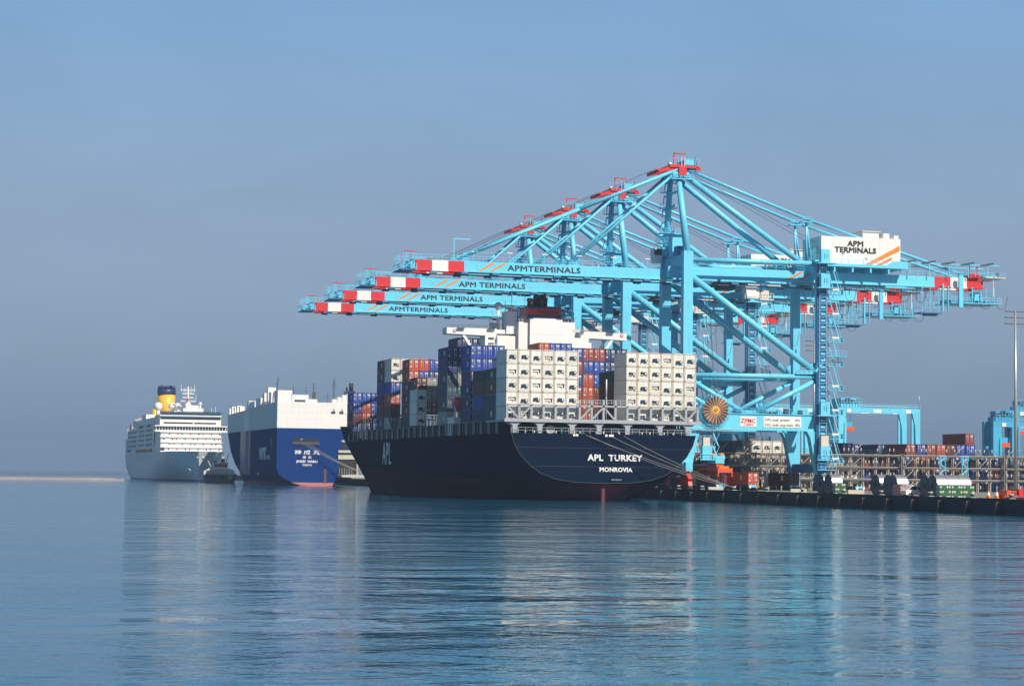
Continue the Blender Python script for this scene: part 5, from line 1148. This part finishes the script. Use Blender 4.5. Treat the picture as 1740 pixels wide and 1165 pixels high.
# orange spreaders stored at the right end, cones, worker, barriers
for i, (x, y) in enumerate(((161.8, 289.6), (165.8, 290.4), (169.8, 290))):
    o = empty('parked_spreader', (x, y, QZ), ('leftmost', 'middle', 'rightmost')[i]+' orange spreader frame lying on the quay at the right edge', 'spreader', 'orange spreaders at the right edge'); b = MB()
    b.box(0, 3.6, 0, .4, .2, .7, M['redor']); b.box(0, 3.6, 2, 2.4, .2, .7, M['redor']); b.box(.3, 1.0, -.1, 2.5, .1, 1.5, M['redor']); b.box(2.4, 3.2, -.1, 2.5, .1, 1.7, M['red']); b.box(1.2, 2.2, .3, 2, .7, 1.4, M['redor']); b.build('frame', o)
    b = MB(); b.box(1.3, 2.1, .2, .29, .8, 1.2, M['dgrey']); b.tube((.1, -.2, .4), (3.5, -.2, .4), .12, M['dgrey'], 6); b.build('fittings', o)
cn = MB(); cn.box(-.4, .4, -.4, .4, 0, .08, M['orange']); cn.tube((0, 0, .08), (0, 0, .55), .33, M['orange'], 10, r2=.2); cn.tube((0, 0, .55), (0, 0, .85), .2, M['white'], 10, r2=.12); cn.tube((0, 0, .85), (0, 0, 1.15), .12, M['orange'], 10, r2=.03)
cm_ = cn.mesh('traffic_cone')
for x, y, lab in ((161, 293.3, 'left of two orange and white traffic cones right of the coils'), (161, 290.7, 'right of two orange and white traffic cones, nearer the orange spreaders')):
    o = bpy.data.objects.new('traffic_cone', cm_); COL.objects.link(o); o.location = (x, y, QZ); o.scale = (1.3, 1.3, 1.3); tag(o, lab, 'cone', 'traffic cones on the quay')
# worker : one skinned body with hair/helmet and vest
def person(loc, label):
    p = empty('person', loc, label, 'person')
    J = dict(pel=(0, 0, .95), che=(0, 0, 1.35), nek=(0, 0, 1.5), hd=(0, -.01, 1.68), ls=(-.19, 0, 1.42), le=(-.27, .02, 1.14), lw=(-.28, -.08, .9), rs=(.19, 0, 1.42), re=(.27, .02, 1.14), rw=(.27, -.1, .9), lh=(-.09, 0, .9), lk=(-.11, -.03, .5), la=(-.12, .02, .08), lf=(-.12, -.14, .04), rh=(.09, 0, .9), rk=(.12, .02, .5), ra=(.13, .1, .08), rf=(.13, -.06, .04))
    rad = dict(pel=.14, che=.15, nek=.06, hd=.1, ls=.07, le=.05, lw=.035, rs=.07, re=.05, rw=.035, lh=.09, lk=.065, la=.045, lf=.045, rh=.09, rk=.065, ra=.045, rf=.045)
    E_ = [('pel', 'che'), ('che', 'nek'), ('nek', 'hd'), ('che', 'ls'), ('ls', 'le'), ('le', 'lw'), ('che', 'rs'), ('rs', 're'), ('re', 'rw'), ('pel', 'lh'), ('lh', 'lk'), ('lk', 'la'), ('la', 'lf'), ('pel', 'rh'), ('rh', 'rk'), ('rk', 'ra'), ('ra', 'rf')]
    ks = list(J); me = bpy.data.meshes.new('body'); me.from_pydata([J[k] for k in ks], [(ks.index(a), ks.index(b_)) for a, b_ in E_], [])
    me.materials.append(mat('work_overall', (.06, .08, .14), .8)); o = bpy.data.objects.new('body', me); COL.objects.link(o); o.parent = p
    o.modifiers.new('s', 'SKIN'); o.modifiers.new('d', 'SUBSURF').levels = 1
    for i, k in enumerate(ks): me.skin_vertices[0].data[i].radius = (rad[k], rad[k]); me.skin_vertices[0].data[i].use_root = (k == 'pel')
    b = MB(); b.prism([(-.19, 1.0), (.19, 1.0), (.21, 1.3), (.16, 1.5), (-.16, 1.5), (-.21, 1.3)], 'y', -.17, .17, M['orange']); b.build('vest', p)
    b = MB(); b.ball((0, 0, 1.76), .14, M['white'], 12, .8); b.build('helmet', p)
person((QX+1.6, 379.5, QZ), 'person in an orange vest and helmet standing on the quay edge right of the trucks')
bar = MB(); bar.box(0, 3.4, 0, .5, 0, .8, M['ivory']); bme2 = bar.mesh('concrete_barrier')
for x, y, lab in ((161.4, 416, 'pale low barrier beside the red crane wheels'), (164, 378, 'left pale low barrier right of the worker'), (168.5, 374, 'middle pale low barrier right of the worker'), (171.5, 367.5, 'right pale low barrier right of the worker')):
    o = bpy.data.objects.new('concrete_barrier', bme2); COL.objects.link(o); o.location = (x, y, QZ); tag(o, lab, 'barrier', 'pale low barriers on the quay')
# two blue portable access stairs among the racks
for i, (x, y) in enumerate(((228.5, 440), (233.2, 438))):
    o = empty('access_stairs', (x, y, QZ), ('left', 'right')[i]+' blue access stair tower in front of the racks', 'stairs', 'blue stair towers by the racks'); b = MB()
    for xx in (0, 2): b.beam((xx, 0, 0), (xx*.6+.4, 0, 8.2), .22, .22, M['cyan2'])
    for k in range(6): b.beam((.1 if k % 2 else 1.9, 0, k*1.35), (1.7 if k % 2 else .3, 0, k*1.35+1.35), .2, .2, M['cyan'])
    b.rail((0, 0, 7.2), (2, 0, 7.2), M['cyan'], 1.2, .6, .1); b.build('tower', o)

# lamp masts
def mast(x, y, H, label):
    o = empty('lamp_mast', (x, y, QZ), label, 'lamp mast', 'high lamp masts on the terminal'); h = H-QZ
    b = MB(); b.tube((0, 0, 0), (0, 0, h), .36, M['steel'], 14, r2=.2); b.box(-.6, .6, -.6, .6, 0, .3, M['concrete']); b.build('pole', o)
    b = MB()
    for k in range(3):
        z = h-2.4+k*1.2; b.beam((-2.1, 0, z), (2.1, 0, z), .1, .1, M['steel'])
        for q in (-1.9, -1.15, -.5, .5, 1.15, 1.9): b.box(q-.28, q+.28, -.35, .25, z-.22, z+.08, M['steel']); b.box(q-.2, q+.2, -.37, -.352, z-.2, z+.0, M['dgrey'])
    b.build('lamp_heads', o)
mast(203.5, 360, 38.2, 'tall grey lamp mast with three tiers of floodlights at the right edge')
mast(215, 481, 39.8, 'tall grey lamp mast seen between the nearest crane landside legs')
# far low harbour cranes on the breakwater, faint
fc = empty('harbour_crane', (-10, 920, 1.2), 'faint slender crane jib on the distant breakwater at far left', 'crane'); b = MB()
b.beam((0, 0, 0), (2, 0, 2.0), .5, .5, M['ivory']); b.build('base', fc); b = MB(); b.beam((1.6, 0, 2), (10.5, 0, 5.0), .35, .3, M['ivory']); b.build('jib', fc)

# ------------------------------------------------------------------ haze
hz = bpy.data.materials.new('haze_air'); hz.use_nodes = True; n = hz.node_tree; n.nodes.clear()
o_ = n.nodes.new('ShaderNodeOutputMaterial'); v_ = n.nodes.new('ShaderNodeVolumePrincipled')
v_.inputs['Color'].default_value = (.345, .49, .66, 1); v_.inputs['Density'].default_value = .00019; v_.inputs['Anisotropy'].default_value = .0
n.links.new(v_.outputs[0], o_.inputs['Volume'])
b = MB(); b.box(-7000, 7000, -400, 9500, -5, 95, hz); h_ = b.build('haze'); tag(h_, None, None, kind='stuff')
